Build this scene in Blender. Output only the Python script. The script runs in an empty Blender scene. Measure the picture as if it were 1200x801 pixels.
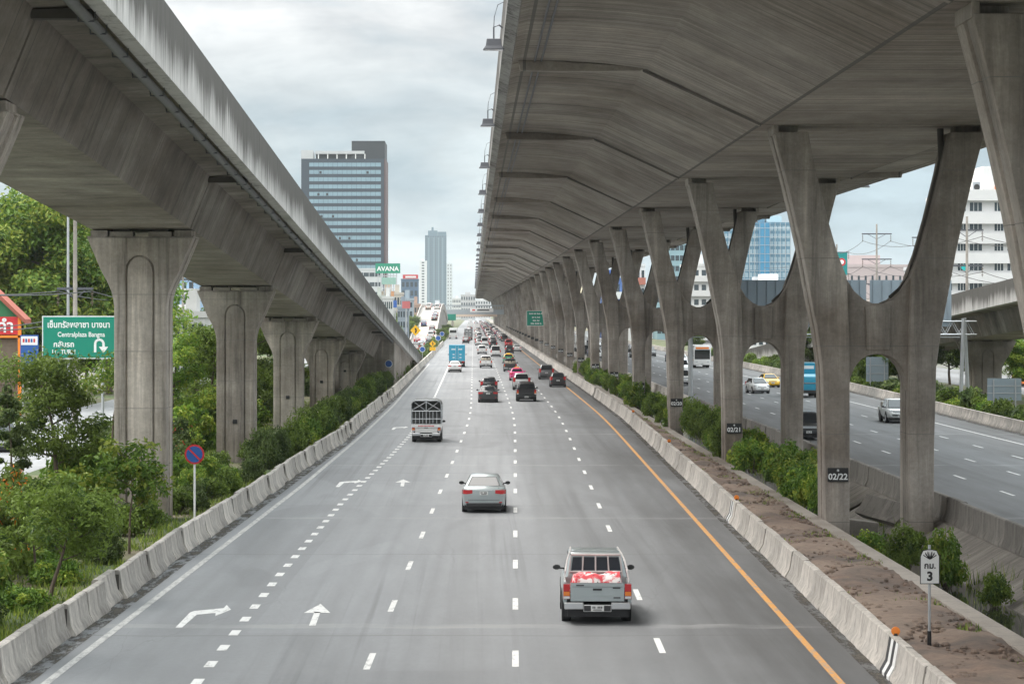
import bpy, bmesh, math, random
from mathutils import Vector, Matrix, noise
random.seed(7)
R = math.radians
scene = bpy.context.scene
col = scene.collection
CAMH, F = 8.15, 3200.0            # eye height above the road, focal length in photo pixels
VX, VY = 555.0, 365.0             # vanishing point of the elevated road in the photo

def ground(px, py, z=0.0):
    """ground point seen at a photo pixel"""
    Y = (CAMH - z) * F / (py - VY)
    return (px - VX) * Y / F, Y
def shift(y):                     # the road bends by about a degree 210 m ahead
    t = (210.0 - y) / 12.0
    return -0.0152 * 12.0 * (math.log1p(math.exp(t)) if t < 30 else t)

# ------------------------------------------------------------------ objects
def tag(o, label=None, cat=None, group=None, kind=None):
    if label: o['label'] = label
    if cat: o['category'] = cat
    if group: o['group'] = group
    if kind: o['kind'] = kind
    return o
def empty(name, loc=(0, 0, 0), rz=0.0, label=None, cat=None, group=None):
    o = bpy.data.objects.new(name, None); col.objects.link(o)
    o.location = loc; o.rotation_euler = (0, 0, rz)
    return tag(o, label, cat, group)
def copy_one(o, parent=None):
    c = o.copy(); col.objects.link(c); c.parent = parent
    return c
def copy_tree(o, parent=None):
    c = copy_one(o, parent)
    for ch in list(o.children): copy_tree(ch, c)
    return c

class MB:
    """collects shapes into ONE mesh"""
    def __init__(s): s.v = []; s.f = []; s.m = []
    def add(s, vs, fs, mat):
        b = len(s.v); s.v += [tuple(p) for p in vs]
        for f in fs: s.f.append([i + b for i in f]); s.m.append(mat)
        return s
    def box(s, x0, x1, y0, y1, z0, z1, mat):
        vs = [(x0,y0,z0),(x1,y0,z0),(x1,y1,z0),(x0,y1,z0),(x0,y0,z1),(x1,y0,z1),(x1,y1,z1),(x0,y1,z1)]
        return s.add(vs, [(0,3,2,1),(4,5,6,7),(0,1,5,4),(1,2,6,5),(2,3,7,6),(3,0,4,7)], mat)
    def quad(s, a, b, c, d, mat): return s.add([a, b, c, d], [(0,1,2,3)], mat)
    def loft(s, rings, mat, cap=True, close=True):
        n = len(rings[0]); vs = [p for r in rings for p in r]; fs = []
        for i in range(len(rings)-1):
            for j in range(n if close else n-1):
                k = (j+1) % n
                fs.append((i*n+j, i*n+k, (i+1)*n+k, (i+1)*n+j))
        if cap:
            fs.append(tuple(range(n-1, -1, -1))); fs.append(tuple((len(rings)-1)*n+j for j in range(n)))
        return s.add(vs, fs, mat)
    def tube(s, pts, r, mat, n=6, cap=True):
        pts = [Vector(p) for p in pts]; rs = r if isinstance(r, (list, tuple)) else [r]*len(pts)
        rings = []
        for i, p in enumerate(pts):
            d = (pts[min(i+1, len(pts)-1)] - pts[max(i-1, 0)]).normalized()
            a = d.cross(Vector((0,0,1)) if abs(d.z) < .9 else Vector((1,0,0))).normalized(); b = d.cross(a)
            rings.append([p + (a*math.cos(t) + b*math.sin(t))*rs[i] for t in [2*math.pi*k/n for k in range(n)]])
        return s.loft(rings, mat, cap)
    def prism(s, poly, y0, y1, mat, caps=True):      # poly in (x, z), extruded along y
        n = len(poly); vs = [(x,y0,z) for x, z in poly] + [(x,y1,z) for x, z in poly]
        fs = [(i, i+n, (i+1)%n+n, (i+1)%n) for i in range(n)]
        if caps: fs += [tuple(range(n)), tuple(range(2*n-1, n-1, -1))]
        return s.add(vs, fs, mat)
    def disc(s, c, r, mat, axis='y', n=20, thick=.02):
        cx, cy, cz = c; rings = []
        for t in (-thick/2, thick/2):
            ring = []
            for k in range(n):
                a = 2*math.pi*k/n; u, w = r*math.cos(a), r*math.sin(a)
                ring.append((cx+u, cy+t, cz+w) if axis == 'y' else (cx+t, cy+u, cz+w) if axis == 'x' else (cx+u, cy+w, cz+t))
            rings.append(ring)
        return s.loft(rings, mat)
    def merge(s, o): 
        b = len(s.v); s.v += o.v; s.f += [[i+b for i in f] for f in o.f]; s.m += o.m; return s
    def move(s, dx, dy, dz): s.v = [(x+dx, y+dy, z+dz) for x, y, z in s.v]; return s
    def mesh(s, name, bevel=0.0, smooth=None, seg=2, recalc=True):
        me = bpy.data.meshes.new(name); me.from_pydata(s.v, [], s.f)
        mats = []
        for m in s.m:
            if m not in mats: mats.append(m)
        for m in mats: me.materials.append(m)
        idx = {id(m): i for i, m in enumerate(mats)}
        me.polygons.foreach_set('material_index', [idx[id(m)] for m in s.m])
        if recalc or bevel:
            bm = bmesh.new(); bm.from_mesh(me)
            if recalc: bmesh.ops.recalc_face_normals(bm, faces=bm.faces)
            if bevel:
                es = [e for e in bm.edges if len(e.link_faces) == 2 and e.calc_face_angle(0) > R(28)]
                bmesh.ops.bevel(bm, geom=es, offset=bevel, segments=seg, affect='EDGES', profile=.5, clamp_overlap=True)
            bm.to_mesh(me); bm.free()
        if smooth is not None:
            me.polygons.foreach_set('use_smooth', [True]*len(me.polygons)); me.set_sharp_from_angle(angle=R(smooth))
        me.update(); return me
    def build(s, name, parent=None, bevel=0.0, smooth=None, seg=2, recalc=True, loc=None):
        o = bpy.data.objects.new(name, s.mesh(name, bevel, smooth, seg, recalc)); col.objects.link(o)
        if parent: o.parent = parent
        if loc: o.location = loc
        return o

_txt = {}
def text_mesh(body, size, mat, bold=0.0, depth=.004, align='CENTER'):
    key = (body, size, mat.name, bold, align)
    if key in _txt: return _txt[key]
    c = bpy.data.curves.new('lettering', 'FONT'); c.body = body; c.size = size; c.extrude = depth
    c.align_x = align; c.align_y = 'CENTER'; c.offset = bold; c.resolution_u = 3
    o = bpy.data.objects.new('lettering', c); col.objects.link(o)
    dg = bpy.context.evaluated_depsgraph_get()
    me = bpy.data.meshes.new_from_object(o.evaluated_get(dg)); bpy.data.objects.remove(o); bpy.data.curves.remove(c)
    me.materials.clear(); me.materials.append(mat); me.name = 'lettering'
    me.transform(Matrix.Rotation(R(90), 4, 'X'))
    _txt[key] = me; return me
def lettering(body, size, mat, parent, loc, bold=0.0, rz=0.0, align='CENTER', sx=1.0, name='lettering'):
    o = bpy.data.objects.new(name, text_mesh(body, size, mat, bold, .004, align)); col.objects.link(o)
    o.parent = parent; o.location = loc; o.rotation_euler = (0,0,rz); o.scale = (sx,1,1)
    return o

# ------------------------------------------------------------------ materials
class NT:
    def __init__(s, name):
        s.mat = bpy.data.materials.new(name); s.mat.use_nodes = True
        s.nt = s.mat.node_tree; s.b = s.nt.nodes['Principled BSDF']
    def n(s, t, **kw):
        nd = s.nt.nodes.new(t)
        for k, v in kw.items():
            if k in nd.inputs: nd.inputs[k].default_value = v
            else: setattr(nd, k, v)
        return nd
    def l(s, a, b): s.nt.links.new(a, b)
    def pos(s): return s.n('ShaderNodeNewGeometry').outputs['Position']
    def local(s): return s.n('ShaderNodeTexCoord').outputs['Object']
    def noise(s, vec, scale=(1,1,1), detail=4, rough=.6, dist=0.0, off=(0,0,0)):
        mp = s.n('ShaderNodeMapping'); mp.inputs['Scale'].default_value = scale; mp.inputs['Location'].default_value = off
        s.l(vec, mp.inputs['Vector'])
        nz = s.n('ShaderNodeTexNoise', Scale=1.0, Detail=detail, Roughness=rough, Distortion=dist)
        s.l(mp.outputs[0], nz.inputs['Vector']); return nz.outputs['Fac']
    def ramp(s, fac, stops):
        r = s.n('ShaderNodeValToRGB'); e = r.color_ramp.elements
        while len(e) < len(stops): e.new(.5)
        for i, (p, c) in enumerate(stops):
            e[i].position = p; e[i].color = (c, c, c, 1) if not isinstance(c, tuple) else (*c, 1)
        s.l(fac, r.inputs[0]); return r.outputs[0]
    def mix(s, a, b, fac, mode='MIX'):
        m = s.n('ShaderNodeMix', data_type='RGBA', blend_type=mode)
        if isinstance(fac, (int, float)): m.inputs[0].default_value = fac
        else: s.l(fac, m.inputs[0])
        for sock, val in ((6, a), (7, b)):
            if isinstance(val, tuple): m.inputs[sock].default_value = (*val, 1)
            elif isinstance(val, (int, float)): m.inputs[sock].default_value = (val, val, val, 1)
            else: s.l(val, m.inputs[sock])
        return m.outputs[2]
    def math(s, op, a, b=0.0, clamp=False):
        m = s.n('ShaderNodeMath', operation=op, use_clamp=clamp)
        for i, v in enumerate((a, b)):
            if isinstance(v, (int, float)): m.inputs[i].default_value = v
            else: s.l(v, m.inputs[i])
        return m.outputs[0]
    def xyz(s, vec):
        m = s.n('ShaderNodeSeparateXYZ'); s.l(vec, m.inputs[0]); return m.outputs
    def bump(s, h, strength=.3, dist=.02):
        b = s.n('ShaderNodeBump', Strength=strength, Distance=dist); s.l(h, b.inputs['Height']); s.l(b.outputs[0], s.b.inputs['Normal'])
    def out(s, colr, rough=.85, metal=0.0):
        if isinstance(colr, tuple): s.b.inputs['Base Color'].default_value = (*colr, 1)
        else: s.l(colr, s.b.inputs['Base Color'])
        if isinstance(rough, (int, float)): s.b.inputs['Roughness'].default_value = rough
        else: s.l(rough, s.b.inputs['Roughness'])
        s.b.inputs['Metallic'].default_value = metal
        return s.mat
_plain = {}
def plain(name, c, rough=.6, metal=0.0, var=.18, coat=0.0, spec=.5, scale=3.0):
    if name in _plain: return _plain[name]
    t = NT(name); nz = t.noise(t.local(), (scale,)*3, 5)
    cc = t.mix(tuple(x*(1-var) for x in c), tuple(min(1, x*(1+var)) for x in c), nz)
    t.b.inputs['Coat Weight'].default_value = coat; t.b.inputs['Coat Roughness'].default_value = .05
    t.b.inputs['Specular IOR Level'].default_value = spec
    _plain[name] = t.out(cc, rough, metal); return _plain[name]
def lum(c, k): return tuple(x*k for x in c)

def concrete(name, base, across=None, warm=(1.0,.83,.675), joints=None, streak=.5, seg=None, rand=False, var=1.0, folds=None, segk=.85):
    """weathered concrete: soft blotches, board marks across or drip streaks down"""
    t = NT(name); p = t.pos() if not rand else t.local()
    big = t.noise(p, (.13,.05,.2), 5, .65); mid = t.noise(p, (.9,.5,1.1), 6, .7)
    fine = t.noise(p, (9,9,9), 5, .7)
    c1, c2 = lum(warm, base*(1-.42*var)), lum((1,.915,.825), base*(1+.44*var))
    c = t.mix(c1, c2, t.ramp(big, [(.3,0),(.7,1)]))
    c = t.mix(c, t.ramp(mid, [(.25,.62),(.75,1.18)]), .55, 'MULTIPLY')
    if across:                                        # board-form marks
        st = t.noise(p, across, 6, .75, .15); st2 = t.noise(p, tuple(a*.32 for a in across), 3, .6)
        c = t.mix(c, t.ramp(st, [(.28,.30),(.46,.92),(.56,1.06),(.72,1.75)]), streak, 'MULTIPLY')
        c = t.mix(c, t.ramp(st2, [(.3,.72),(.7,1.2)]), .7, 'MULTIPLY')
    c = t.mix(c, t.ramp(fine, [(.3,.74),(.7,1.16)]), .6, 'MULTIPLY')
    if seg:                                           # every cast segment has its own tone
        ax, sp = seg; wn_ = t.n('ShaderNodeTexWhiteNoise', noise_dimensions='1D')
        t.l(t.math('FLOOR', t.math('DIVIDE', t.xyz(p)[ax], sp)), wn_.inputs['W']); c = t.mix(c, t.ramp(wn_.outputs['Value'], [(0,.72),(1,1.18)]), segk, 'MULTIPLY')
    if folds:                                         # seams where two soffit planes meet
        cx, ws = folds; ax_ = t.math('ABSOLUTE', t.math('SUBTRACT', t.xyz(p)[0], cx))
        for fx_, hw_, k_ in ws:
            c = t.mix(c, lum((1,.95,.9), base*k_), t.math('MULTIPLY', t.math('LESS_THAN', t.math('ABSOLUTE', t.math('SUBTRACT', ax_, fx_)), hw_), .8))
    if joints:                                        # dark construction seams, axis and spacing
        for ax, sp, w, k in joints:
            v = t.xyz(p)[ax]; fr = t.math('FRACT', t.math('DIVIDE', v, sp))
            wob = t.math('MULTIPLY', t.noise(p, (.8,.8,.8), 2), .01)
            d = t.math('LESS_THAN', fr, w/sp)
            c = t.mix(c, lum((1,.96,.9), base*k), t.math('MULTIPLY', d, .75))
    if rand:
        oi = t.n('ShaderNodeObjectInfo'); c = t.mix(c, t.ramp(oi.outputs['Random'], [(0,.74),(1,1.12)]), 1.0, 'MULTIPLY')
    t.bump(t.mix(mid, fine, .6), .35, .015)
    return t.out(c, .88)

def stained(name, base, zrel, top, light=1.0):
    """parapet: pale weathered concrete with dark algae runs hanging from the top edge"""
    t = NT(name); p = t.pos(); x, y, z = t.xyz(p)
    h = t.math('SUBTRACT', top, zrel(t, x, y, z))      # metres below the top edge
    drip = t.noise(p, (3.2,2.4,.16), 8, .78, .3); drip2 = t.noise(p, (.25,.22,.10), 5, .6)
    fall = t.math('ADD', t.math('MULTIPLY', drip, 1.75), t.math('MULTIPLY', drip2, 1.1))
    m = t.ramp(t.math('SUBTRACT', fall, t.math('MULTIPLY', h, .50)), [(.55,0),(1.15,1)])
    pale = t.mix(lum((1,.98,.95), base*.8), lum((1,.99,.97), base*1.2), t.noise(p, (1.5,.6,.7), 6, .7))
    c = t.mix(pale, lum((1,.95,.84), base*.14), t.math('MULTIPLY', m, .95))
    pale_runs = t.ramp(t.noise(p, (2.2,1.6,.1), 5, .7, off=(7,3,1)), [(.5,1),(.72,.55)])
    c = t.mix(c, pale_runs, .5, 'MULTIPLY')
    fr = t.math('FRACT', t.math('DIVIDE', y, 2.8)); c = t.mix(c, lum((1,1,1), base*.25), t.math('MULTIPLY', t.math('LESS_THAN', fr, .012), .7))
    t.bump(t.noise(p, (6,6,6), 5), .3, .02)
    return t.out(c, .9)

SLOPE = .0425
def zl(y): return -SLOPE*(y - 105.6)                   # fall of the left viaduct
def zr(y): return -.0406*(y - 240.0)                   # fall of the right ramp
zmain = lambda t, x, y, z: z
zleft = lambda t, x, y, z: t.math('ADD', z, t.math('MULTIPLY', t.math('SUBTRACT', y, 105.6), SLOPE))
zright = lambda t, x, y, z: t.math('ADD', z, t.math('MULTIPLY', t.math('SUBTRACT', y, 240.0), .0406))

M = {}
M['soffit'] = concrete('soffit_concrete', .36, across=(.06, 3.1, .20), streak=1.0, seg=(1, 7.0), segk=.6, joints=[(1,3.5,.05,.5)], folds=(15.7, [(4.62,.06,.25),(13.75,.06,.3)]))
M['pier'] = concrete('pier_concrete', .36, across=(1.5, 1.5, .09), streak=.8, joints=[(2, 3.4, .03, .55)])
M['viaduct_web'] = concrete('viaduct_concrete', .30, across=(.35, .55, .10), streak=.85, joints=[(1, 2.8, .06, .3)], seg=(1, 2.8), segk=.38)
M['viaduct_pier'] = concrete('viaduct_pier_concrete', .43, across=(1.7, 1.7, .08), streak=1.0, joints=[(2, 2.2, .028, .55)], warm=(1,.84,.70))
M['edge'] = stained('deck_edge_concrete', .40, zmain, 19.4)
M['left_parapet'] = stained('viaduct_parapet_concrete', .60, zleft, 15.1)
M['right_parapet'] = stained('ramp_parapet_concrete', .52, zright, 9.65)
M['barrier'] = concrete('barrier_concrete', .58, warm=(1,.95,.89), across=(3.0,3.0,.35), streak=.95, rand=True)
M['old_barrier'] = concrete('old_barrier_concrete', .30, across=(2.2,2.2,.3), streak=.9, rand=True, warm=(1,.95,.88))
M['kerb'] = concrete('kerb_concrete', .40, joints=[(1, 2.0, .05, .5)])
M['lining'] = concrete('lining_concrete', .30, across=(.4, 3.0, .4), streak=.7, joints=[(1, 1.2, .05, .4)], warm=(1,.95,.87))
M['ramp_pale'] = concrete('flyover_concrete', .42, warm=(1,.98,.95))
M['dark'] = plain('dark_rubber', (.018,.018,.019), .75)
M['gap'] = plain('joint_filler', (.085,.078,.070), .9)
M['steel'] = plain('galvanised_steel', (.50,.52,.54), .45, .55, .12)
M['greypaint'] = plain('grey_paint', (.33,.36,.39), .5, .1)
M['lampgrey'] = plain('lamp_housing_paint', (.09,.095,.11), .5)
M['glass'] = plain('car_glass', (.016,.019,.023), .05, 0, .1, spec=.8, coat=.15)
M['darkglass'] = plain('tinted_glass', (.010,.014,.024), .25, 0, .1, spec=.35)
M['tyre'] = plain('tyre_rubber', (.022,.022,.023), .85)
M['rim'] = plain('alloy_rim', (.45,.46,.47), .35, .8)
M['blacktrim'] = plain('black_trim', (.03,.03,.032), .55)
M['chrome'] = plain('brushed_chrome', (.62,.63,.64), .28, .9, .08)
M['redlamp'] = plain('red_lens', (.50,.02,.025), .15, 0, .15, coat=.6)
M['amberlamp'] = plain('amber_lens', (.75,.22,.03), .15, 0, .1, coat=.6)
M['clearlamp'] = plain('clear_lens', (.72,.74,.76), .12, .2, .1, coat=.8)
M['palebar'] = plain('rack_paint', (.60,.57,.56), .4, .3)
M['plate'] = plain('plate_white', (.70,.71,.70), .5)
M['plateink'] = plain('plate_ink', (.06,.06,.065), .6)
M['white'] = plain('white_paint', (.80,.80,.79), .5, 0, .05)
M['signgreen'] = plain('sign_green', (.0,.23,.155), .45, 0, .08)
M['signwhite'] = plain('sign_white', (.82,.84,.84), .5, 0, .04)
M['signblue'] = plain('sign_blue', (.022,.10,.36), .45, 0, .12)
M['signred'] = plain('sign_red', (.58,.03,.04), .45, 0, .12)
M['signyellow'] = plain('sign_yellow', (.82,.46,.02), .45, 0, .1)
M['signback'] = plain('sign_back_sheet', (.27,.33,.38), .5, .15, .14, scale=.7)
M['orange'] = plain('orange_reflector', (.92,.26,.03), .4, 0, .1)
M['black'] = plain('black_paint', (.02,.02,.022), .55)
M['pipegrey'] = plain('pipe_paint', (.16,.165,.17), .55)
M['wood'] = plain('weathered_wood', (.17,.13,.10), .85, 0, .35)
M['bark'] = plain('bark', (.12,.092,.07), .9, 0, .35, scale=7)

def asphalt_mat():
    t = NT('asphalt'); p = t.pos(); x, y, z = t.xyz(p)
    big = t.noise(p, (.05,.012,1), 5, .6); lanes = t.noise(p, (.55,.006,1), 5, .62, .1); fine = t.noise(p, (7,4,7), 6, .75)
    patch = t.noise(p, (.22,.05,1), 2, .4, .6, off=(31,4,0))
    c = t.mix((.212,.220,.232), (.285,.294,.306), t.ramp(big, [(.3,0),(.7,1)]))
    c = t.mix(c, t.ramp(lanes, [(.3,.72),(.5,1.0),(.72,1.16)]), .8, 'MULTIPLY')
    c = t.mix(c, t.ramp(patch, [(.36,.80),(.40,1.0),(.62,1.0),(.65,1.10)]), .7, 'MULTIPLY')
    c = t.mix(c, t.ramp(fine, [(.3,.84),(.7,1.10)]), .55, 'MULTIPLY')
    mot = t.noise(p, (1.1,.16,1), 6, .7, off=(2,5,0)); c = t.mix(c, t.ramp(mot, [(.3,.88),(.7,1.08)]), .7, 'MULTIPLY')
    # oily dark band down the middle of each lane, following the bend of the road
    sh = t.math('MULTIPLY', t.math('MAXIMUM', t.math('SUBTRACT', 208.0, y), 0.0), .0152)
    xl = t.math('ADD', t.math('ADD', x, sh), .2)
    ln = t.math('FLOOR', t.math('DIVIDE', xl, 3.43)); sb = t.math('FLOOR', t.math('DIVIDE', t.math('ADD', y, t.math('MULTIPLY', ln, 7.3)), 31.0))
    wn_ = t.n('ShaderNodeTexWhiteNoise', noise_dimensions='2D'); cv = t.n('ShaderNodeCombineXYZ'); t.l(ln, cv.inputs[0]); t.l(sb, cv.inputs[1]); t.l(cv.outputs[0], wn_.inputs['Vector'])
    c = t.mix(c, t.ramp(wn_.outputs['Value'], [(0,.86),(1,1.06)]), .7, 'MULTIPLY')       # resurfaced lengths of each lane
    fr = t.math('ABSOLUTE', t.math('SUBTRACT', t.math('FRACT', t.math('DIVIDE', xl, 3.43)), .5))
    oil = t.math('MULTIPLY', t.ramp(fr, [(.0,1),(.16,0)]), t.ramp(t.noise(p, (.8,.02,1), 4), [(.35,.1),(.7,1)]))
    c = t.mix(c, (.135,.136,.138), t.math('MULTIPLY', oil, .42))
    wt = t.math('ABSOLUTE', t.math('SUBTRACT', fr, .24)); c = t.mix(c, (.150,.152,.156), t.math('MULTIPLY', t.math('MULTIPLY', t.ramp(wt, [(0,1),(.085,0)]), t.ramp(t.noise(p, (1.2,.02,1), 4, off=(8,1,0)), [(.3,.2),(.7,1)])), .40))   # wheel tracks
    near = t.math('MULTIPLY', t.ramp(t.math('DIVIDE', y, 200.0), [(.33,1),(.42,0)]), t.ramp(t.noise(p, (.07,.08,1), 4, .6, off=(2,2,0)), [(.4,.15),(.65,1)])); c = t.mix(c, (.125,.126,.13), t.math('MULTIPLY', near, .5))   # old dark resurfacing near the bridge
    # meandering cracks
    mp = t.n('ShaderNodeMapping'); mp.inputs['Scale'].default_value = (.30,.035,1); t.l(p, mp.inputs['Vector'])
    wv = t.n('ShaderNodeTexNoise', Scale=9.0, Detail=4.0); t.l(mp.outputs[0], wv.inputs['Vector'])
    av = t.n('ShaderNodeVectorMath', operation='MULTIPLY_ADD'); t.l(wv.outputs['Color'], av.inputs[0]); av.inputs[1].default_value = (.12,.12,0); t.l(mp.outputs[0], av.inputs[2])
    vo = t.n('ShaderNodeTexVoronoi', feature='DISTANCE_TO_EDGE', Scale=1.0); t.l(av.outputs[0], vo.inputs['Vector'])
    cr = t.math('LESS_THAN', vo.outputs['Distance'], .0035)
    c = t.mix(c, (.085,.085,.086), t.math('MULTIPLY', cr, t.ramp(t.noise(p, (.06,.02,1), 2, off=(5,9,0)), [(.52,0),(.64,.32)])))
    # rubber streaks; right-hand lanes painted darker for the shade under the expressway
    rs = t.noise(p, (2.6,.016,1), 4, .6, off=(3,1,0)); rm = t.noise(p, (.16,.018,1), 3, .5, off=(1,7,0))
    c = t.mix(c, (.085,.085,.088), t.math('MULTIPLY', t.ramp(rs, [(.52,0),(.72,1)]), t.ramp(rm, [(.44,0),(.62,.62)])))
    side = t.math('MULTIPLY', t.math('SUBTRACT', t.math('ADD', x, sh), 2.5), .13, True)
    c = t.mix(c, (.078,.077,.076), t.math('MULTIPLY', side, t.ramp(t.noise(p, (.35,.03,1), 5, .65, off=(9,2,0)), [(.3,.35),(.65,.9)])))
    ty = t.math('FRACT', t.math('DIVIDE', t.math('ADD', y, t.math('MULTIPLY', t.noise(p, (.5,.1,1), 4), 1.2)), 37.0))
    c = t.mix(c, (.34,.34,.335), t.math('MULTIPLY', t.math('LESS_THAN', t.math('ABSOLUTE', t.math('SUBTRACT', ty, .93)), .012), t.ramp(t.noise(p, (.4,.6,1), 4), [(.35,.0),(.7,.5)])))
    # transverse slab joints
    fy = t.math('FRACT', t.math('DIVIDE', t.math('ADD', y, t.math('MULTIPLY', t.noise(p, (.2,.2,1), 2), .6)), 23.0))
    c = t.mix(c, (.10,.10,.10), t.math('MULTIPLY', t.math('LESS_THAN', fy, .009), .35))
    t.bump(fine, .25, .01)
    return t.out(c, t.ramp(lanes, [(.3,.55),(.7,.78)]))
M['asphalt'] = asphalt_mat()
def paint_mat(name, c, worn):
    t = NT(name); p = t.pos(); nz = t.noise(p, (5,1.5,5), 6, .75)
    cc = t.mix(lum((1,1,1), .30), c, t.ramp(nz, [(worn-.1,0),(worn+.08,1)]))
    return t.out(cc, .7)
M['linewhite'] = paint_mat('white_line_paint', (.70,.70,.69), .41)
M['linefaded'] = paint_mat('faded_white_line_paint', (.52,.515,.50), .48)
M['lineorange'] = paint_mat('orange_line_paint', (.66,.32,.08), .44)
def earth_mat(name, a, b, c3, sc):
    t = NT(name); p = t.pos()
    n1 = t.noise(p, (sc,sc,sc), 6, .65); n2 = t.noise(p, (sc*7,sc*7,sc*7), 5, .7); n3 = t.noise(p, (sc*.3,)*3, 3, .5, off=(3,8,1))
    c = t.mix(a, b, t.ramp(n1, [(.35,0),(.65,1)])); c = t.mix(c, c3, t.ramp(n3, [(.45,0),(.6,1)]))
    c = t.mix(c, t.ramp(n2, [(.25,.6),(.75,1.25)]), .7, 'MULTIPLY')
    t.bump(n2, .6, .06); return t.out(c, .95)
M['ground'] = earth_mat('ground_soil', (.085,.105,.040), (.19,.155,.105), (.060,.090,.030), .30)
M['dirt'] = earth_mat('median_dirt', (.25,.175,.135), (.125,.103,.090), (.285,.215,.17), .55)
M['mud'] = earth_mat('ditch_mud', (.11,.095,.075), (.15,.13,.10), (.08,.08,.05), .6)
M['city'] = earth_mat('city_ground', (.17,.165,.155), (.13,.125,.12), (.10,.12,.07), .05)

def leaf(name, c, hue=.25):
    t = NT(name); nz = t.noise(t.local(), (1.3,)*3, 3)
    oi = t.n('ShaderNodeObjectInfo')
    c = tuple(c); c2 = (c[0]*1.35, c[1]*1.12, c[2]*.9)
    cc = t.mix(lum(c, 1-hue), c2, nz); cc = t.mix(cc, t.ramp(oi.outputs['Random'], [(0,.72),(1,1.2)]), 1.0, 'MULTIPLY')
    m = t.out(cc, .55)
    t.b.inputs['Specular IOR Level'].default_value = .35
    t.b.inputs['Transmission Weight'].default_value = 0
    tr = t.n('ShaderNodeBsdfTranslucent'); t.l(cc, tr.inputs['Color'])
    ms = t.n('ShaderNodeMixShader'); ms.inputs[0].default_value = .30
    t.l(t.b.outputs[0], ms.inputs[1]); t.l(tr.outputs[0], ms.inputs[2])
    t.l(ms.outputs[0], t.nt.nodes['Material Output'].inputs['Surface']); return m
LEAF = {
 'mid': [leaf('leaf_mid', (0.135,0.225,0.038)), leaf('leaf_light', (0.189,0.305,0.061)), leaf('leaf_deep', (0.058,0.121,0.030))],
 'dark': [leaf('leaf_dark', (0.088,0.150,0.038)), leaf('leaf_dusty', (0.123,0.192,0.068)), leaf('leaf_black_green', (0.041,0.085,0.027))],
 'bright': [leaf('leaf_bright', (0.160,0.305,0.047)), leaf('leaf_lime', (0.310,0.420,0.070)), leaf('leaf_fresh', (0.087,0.192,0.034))],
 'far': [leaf('leaf_far', (0.109,0.185,0.061)), leaf('leaf_far_pale', (0.174,0.256,0.081)), leaf('leaf_far_deep', (0.065,0.114,0.041))],
}
M['bloom_orange'] = leaf('petal_orange', (.85,.30,.03)); M['bloom_red'] = leaf('petal_red', (.62,.06,.06))
M['bloom_white'] = leaf('petal_white', (.80,.80,.74)); M['bloom_yellow'] = leaf('petal_yellow', (.85,.62,.05))

def water_mat():
    t = NT('ditch_water'); p = t.pos()
    t.bump(t.noise(p, (.8,.8,.8), 3), .05, .02)
    t.b.inputs['Specular IOR Level'].default_value = .8
    return t.out((.035,.040,.028), .04)
M['water'] = water_mat()

# ------------------------------------------------------------------ terrain, roads, markings
def interp(tab, y):
    if y <= tab[0][0]: return tab[0][1] + (tab[1][1]-tab[0][1])*(y-tab[0][0])/(tab[1][0]-tab[0][0])
    for (a, b), (c, d) in zip(tab, tab[1:]):
        if y <= c: return b + (d-b)*(y-a)/(c-a)
    return tab[-1][1]
LB = [(45,-10.75),(60,-10.45),(92,-9.95),(107,-9.62),(133,-9.15),(169,-8.4),(264,-7.85),(470,-7.7),(3000,-7.7)]   # left barrier
LW = [(45,-9.65),(62,-9.35),(128,-8.03),(180,-7.35),(235,-6.95),(3000,-6.9)]                                        # left white line
def XL(y): return interp(LB, y)
def XR(y): return 11.78 + shift(y)
RB = [(60,35.7),(182,36.9),(286,39.2),(400,39.6),(3000,39.6)]
def XF(y): return interp(RB, y)
YS = [-40, 20, 45, 60, 75, 90, 107, 120, 133, 150, 169, 190, 210, 235, 264, 300, 350, 410, 470, 560, 700, 900, 1200, 1600, 2200, 3000]

def sheet(name, fl, fr, ys, z, mat, kind='structure'):
    mb = MB(); vs = []
    for y in ys: vs += [(fl(y), y, z), (fr(y), y, z)]
    mb.add(vs, [(2*i, 2*i+1, 2*i+3, 2*i+2) for i in range(len(ys)-1)], mat)
    return tag(mb.build(name, recalc=False), kind=kind)

g = MB()
prof = [(-4500,0),(-300,0),(-60,0),(-10.2,0),(12.9,0),(13.55,0),(13.56,-1.35),(16.0,-1.35),(18.2,-.03),(18.4,0),(60,0),(300,0),(4500,0)]
gm = [M['city'],M['city'],M['ground'],M['ground'],M['dirt'],M['kerb'],M['mud'],M['lining'],M['lining'],M['ground'],M['city'],M['city']]
gy = [-80, 40, 120, 220, 400, 800, 1600, 3200, 7500]
vs = [(x, y, z) for y in gy for x, z in prof]; n = len(prof)
for j in range(n-1):
    b = len(g.v)
    if j == 0: g.v += vs
    for i in range(len(gy)-1):
        g.f.append([i*n+j, i*n+j+1, (i+1)*n+j+1, (i+1)*n+j]); g.m.append(gm[j])
tag(g.build('ground', recalc=False), kind='structure')
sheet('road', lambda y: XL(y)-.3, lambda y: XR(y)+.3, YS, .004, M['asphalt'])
sheet('opposite_road', lambda y: 18.75, lambda y: XF(y)+.2, YS, .004, M['asphalt'])
sheet('side_street', lambda y: -33.5, lambda y: -22.5, [-40,100,300,900,2500], .004, M['asphalt'])
sheet('collector_road', lambda y: -17.4, lambda y: -9.6, [430,600,760], .006, M['asphalt'])
sheet('outer_street', lambda y: 54, lambda y: 68, [-40,100,300,900,2500], .004, M['asphalt'])
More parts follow.
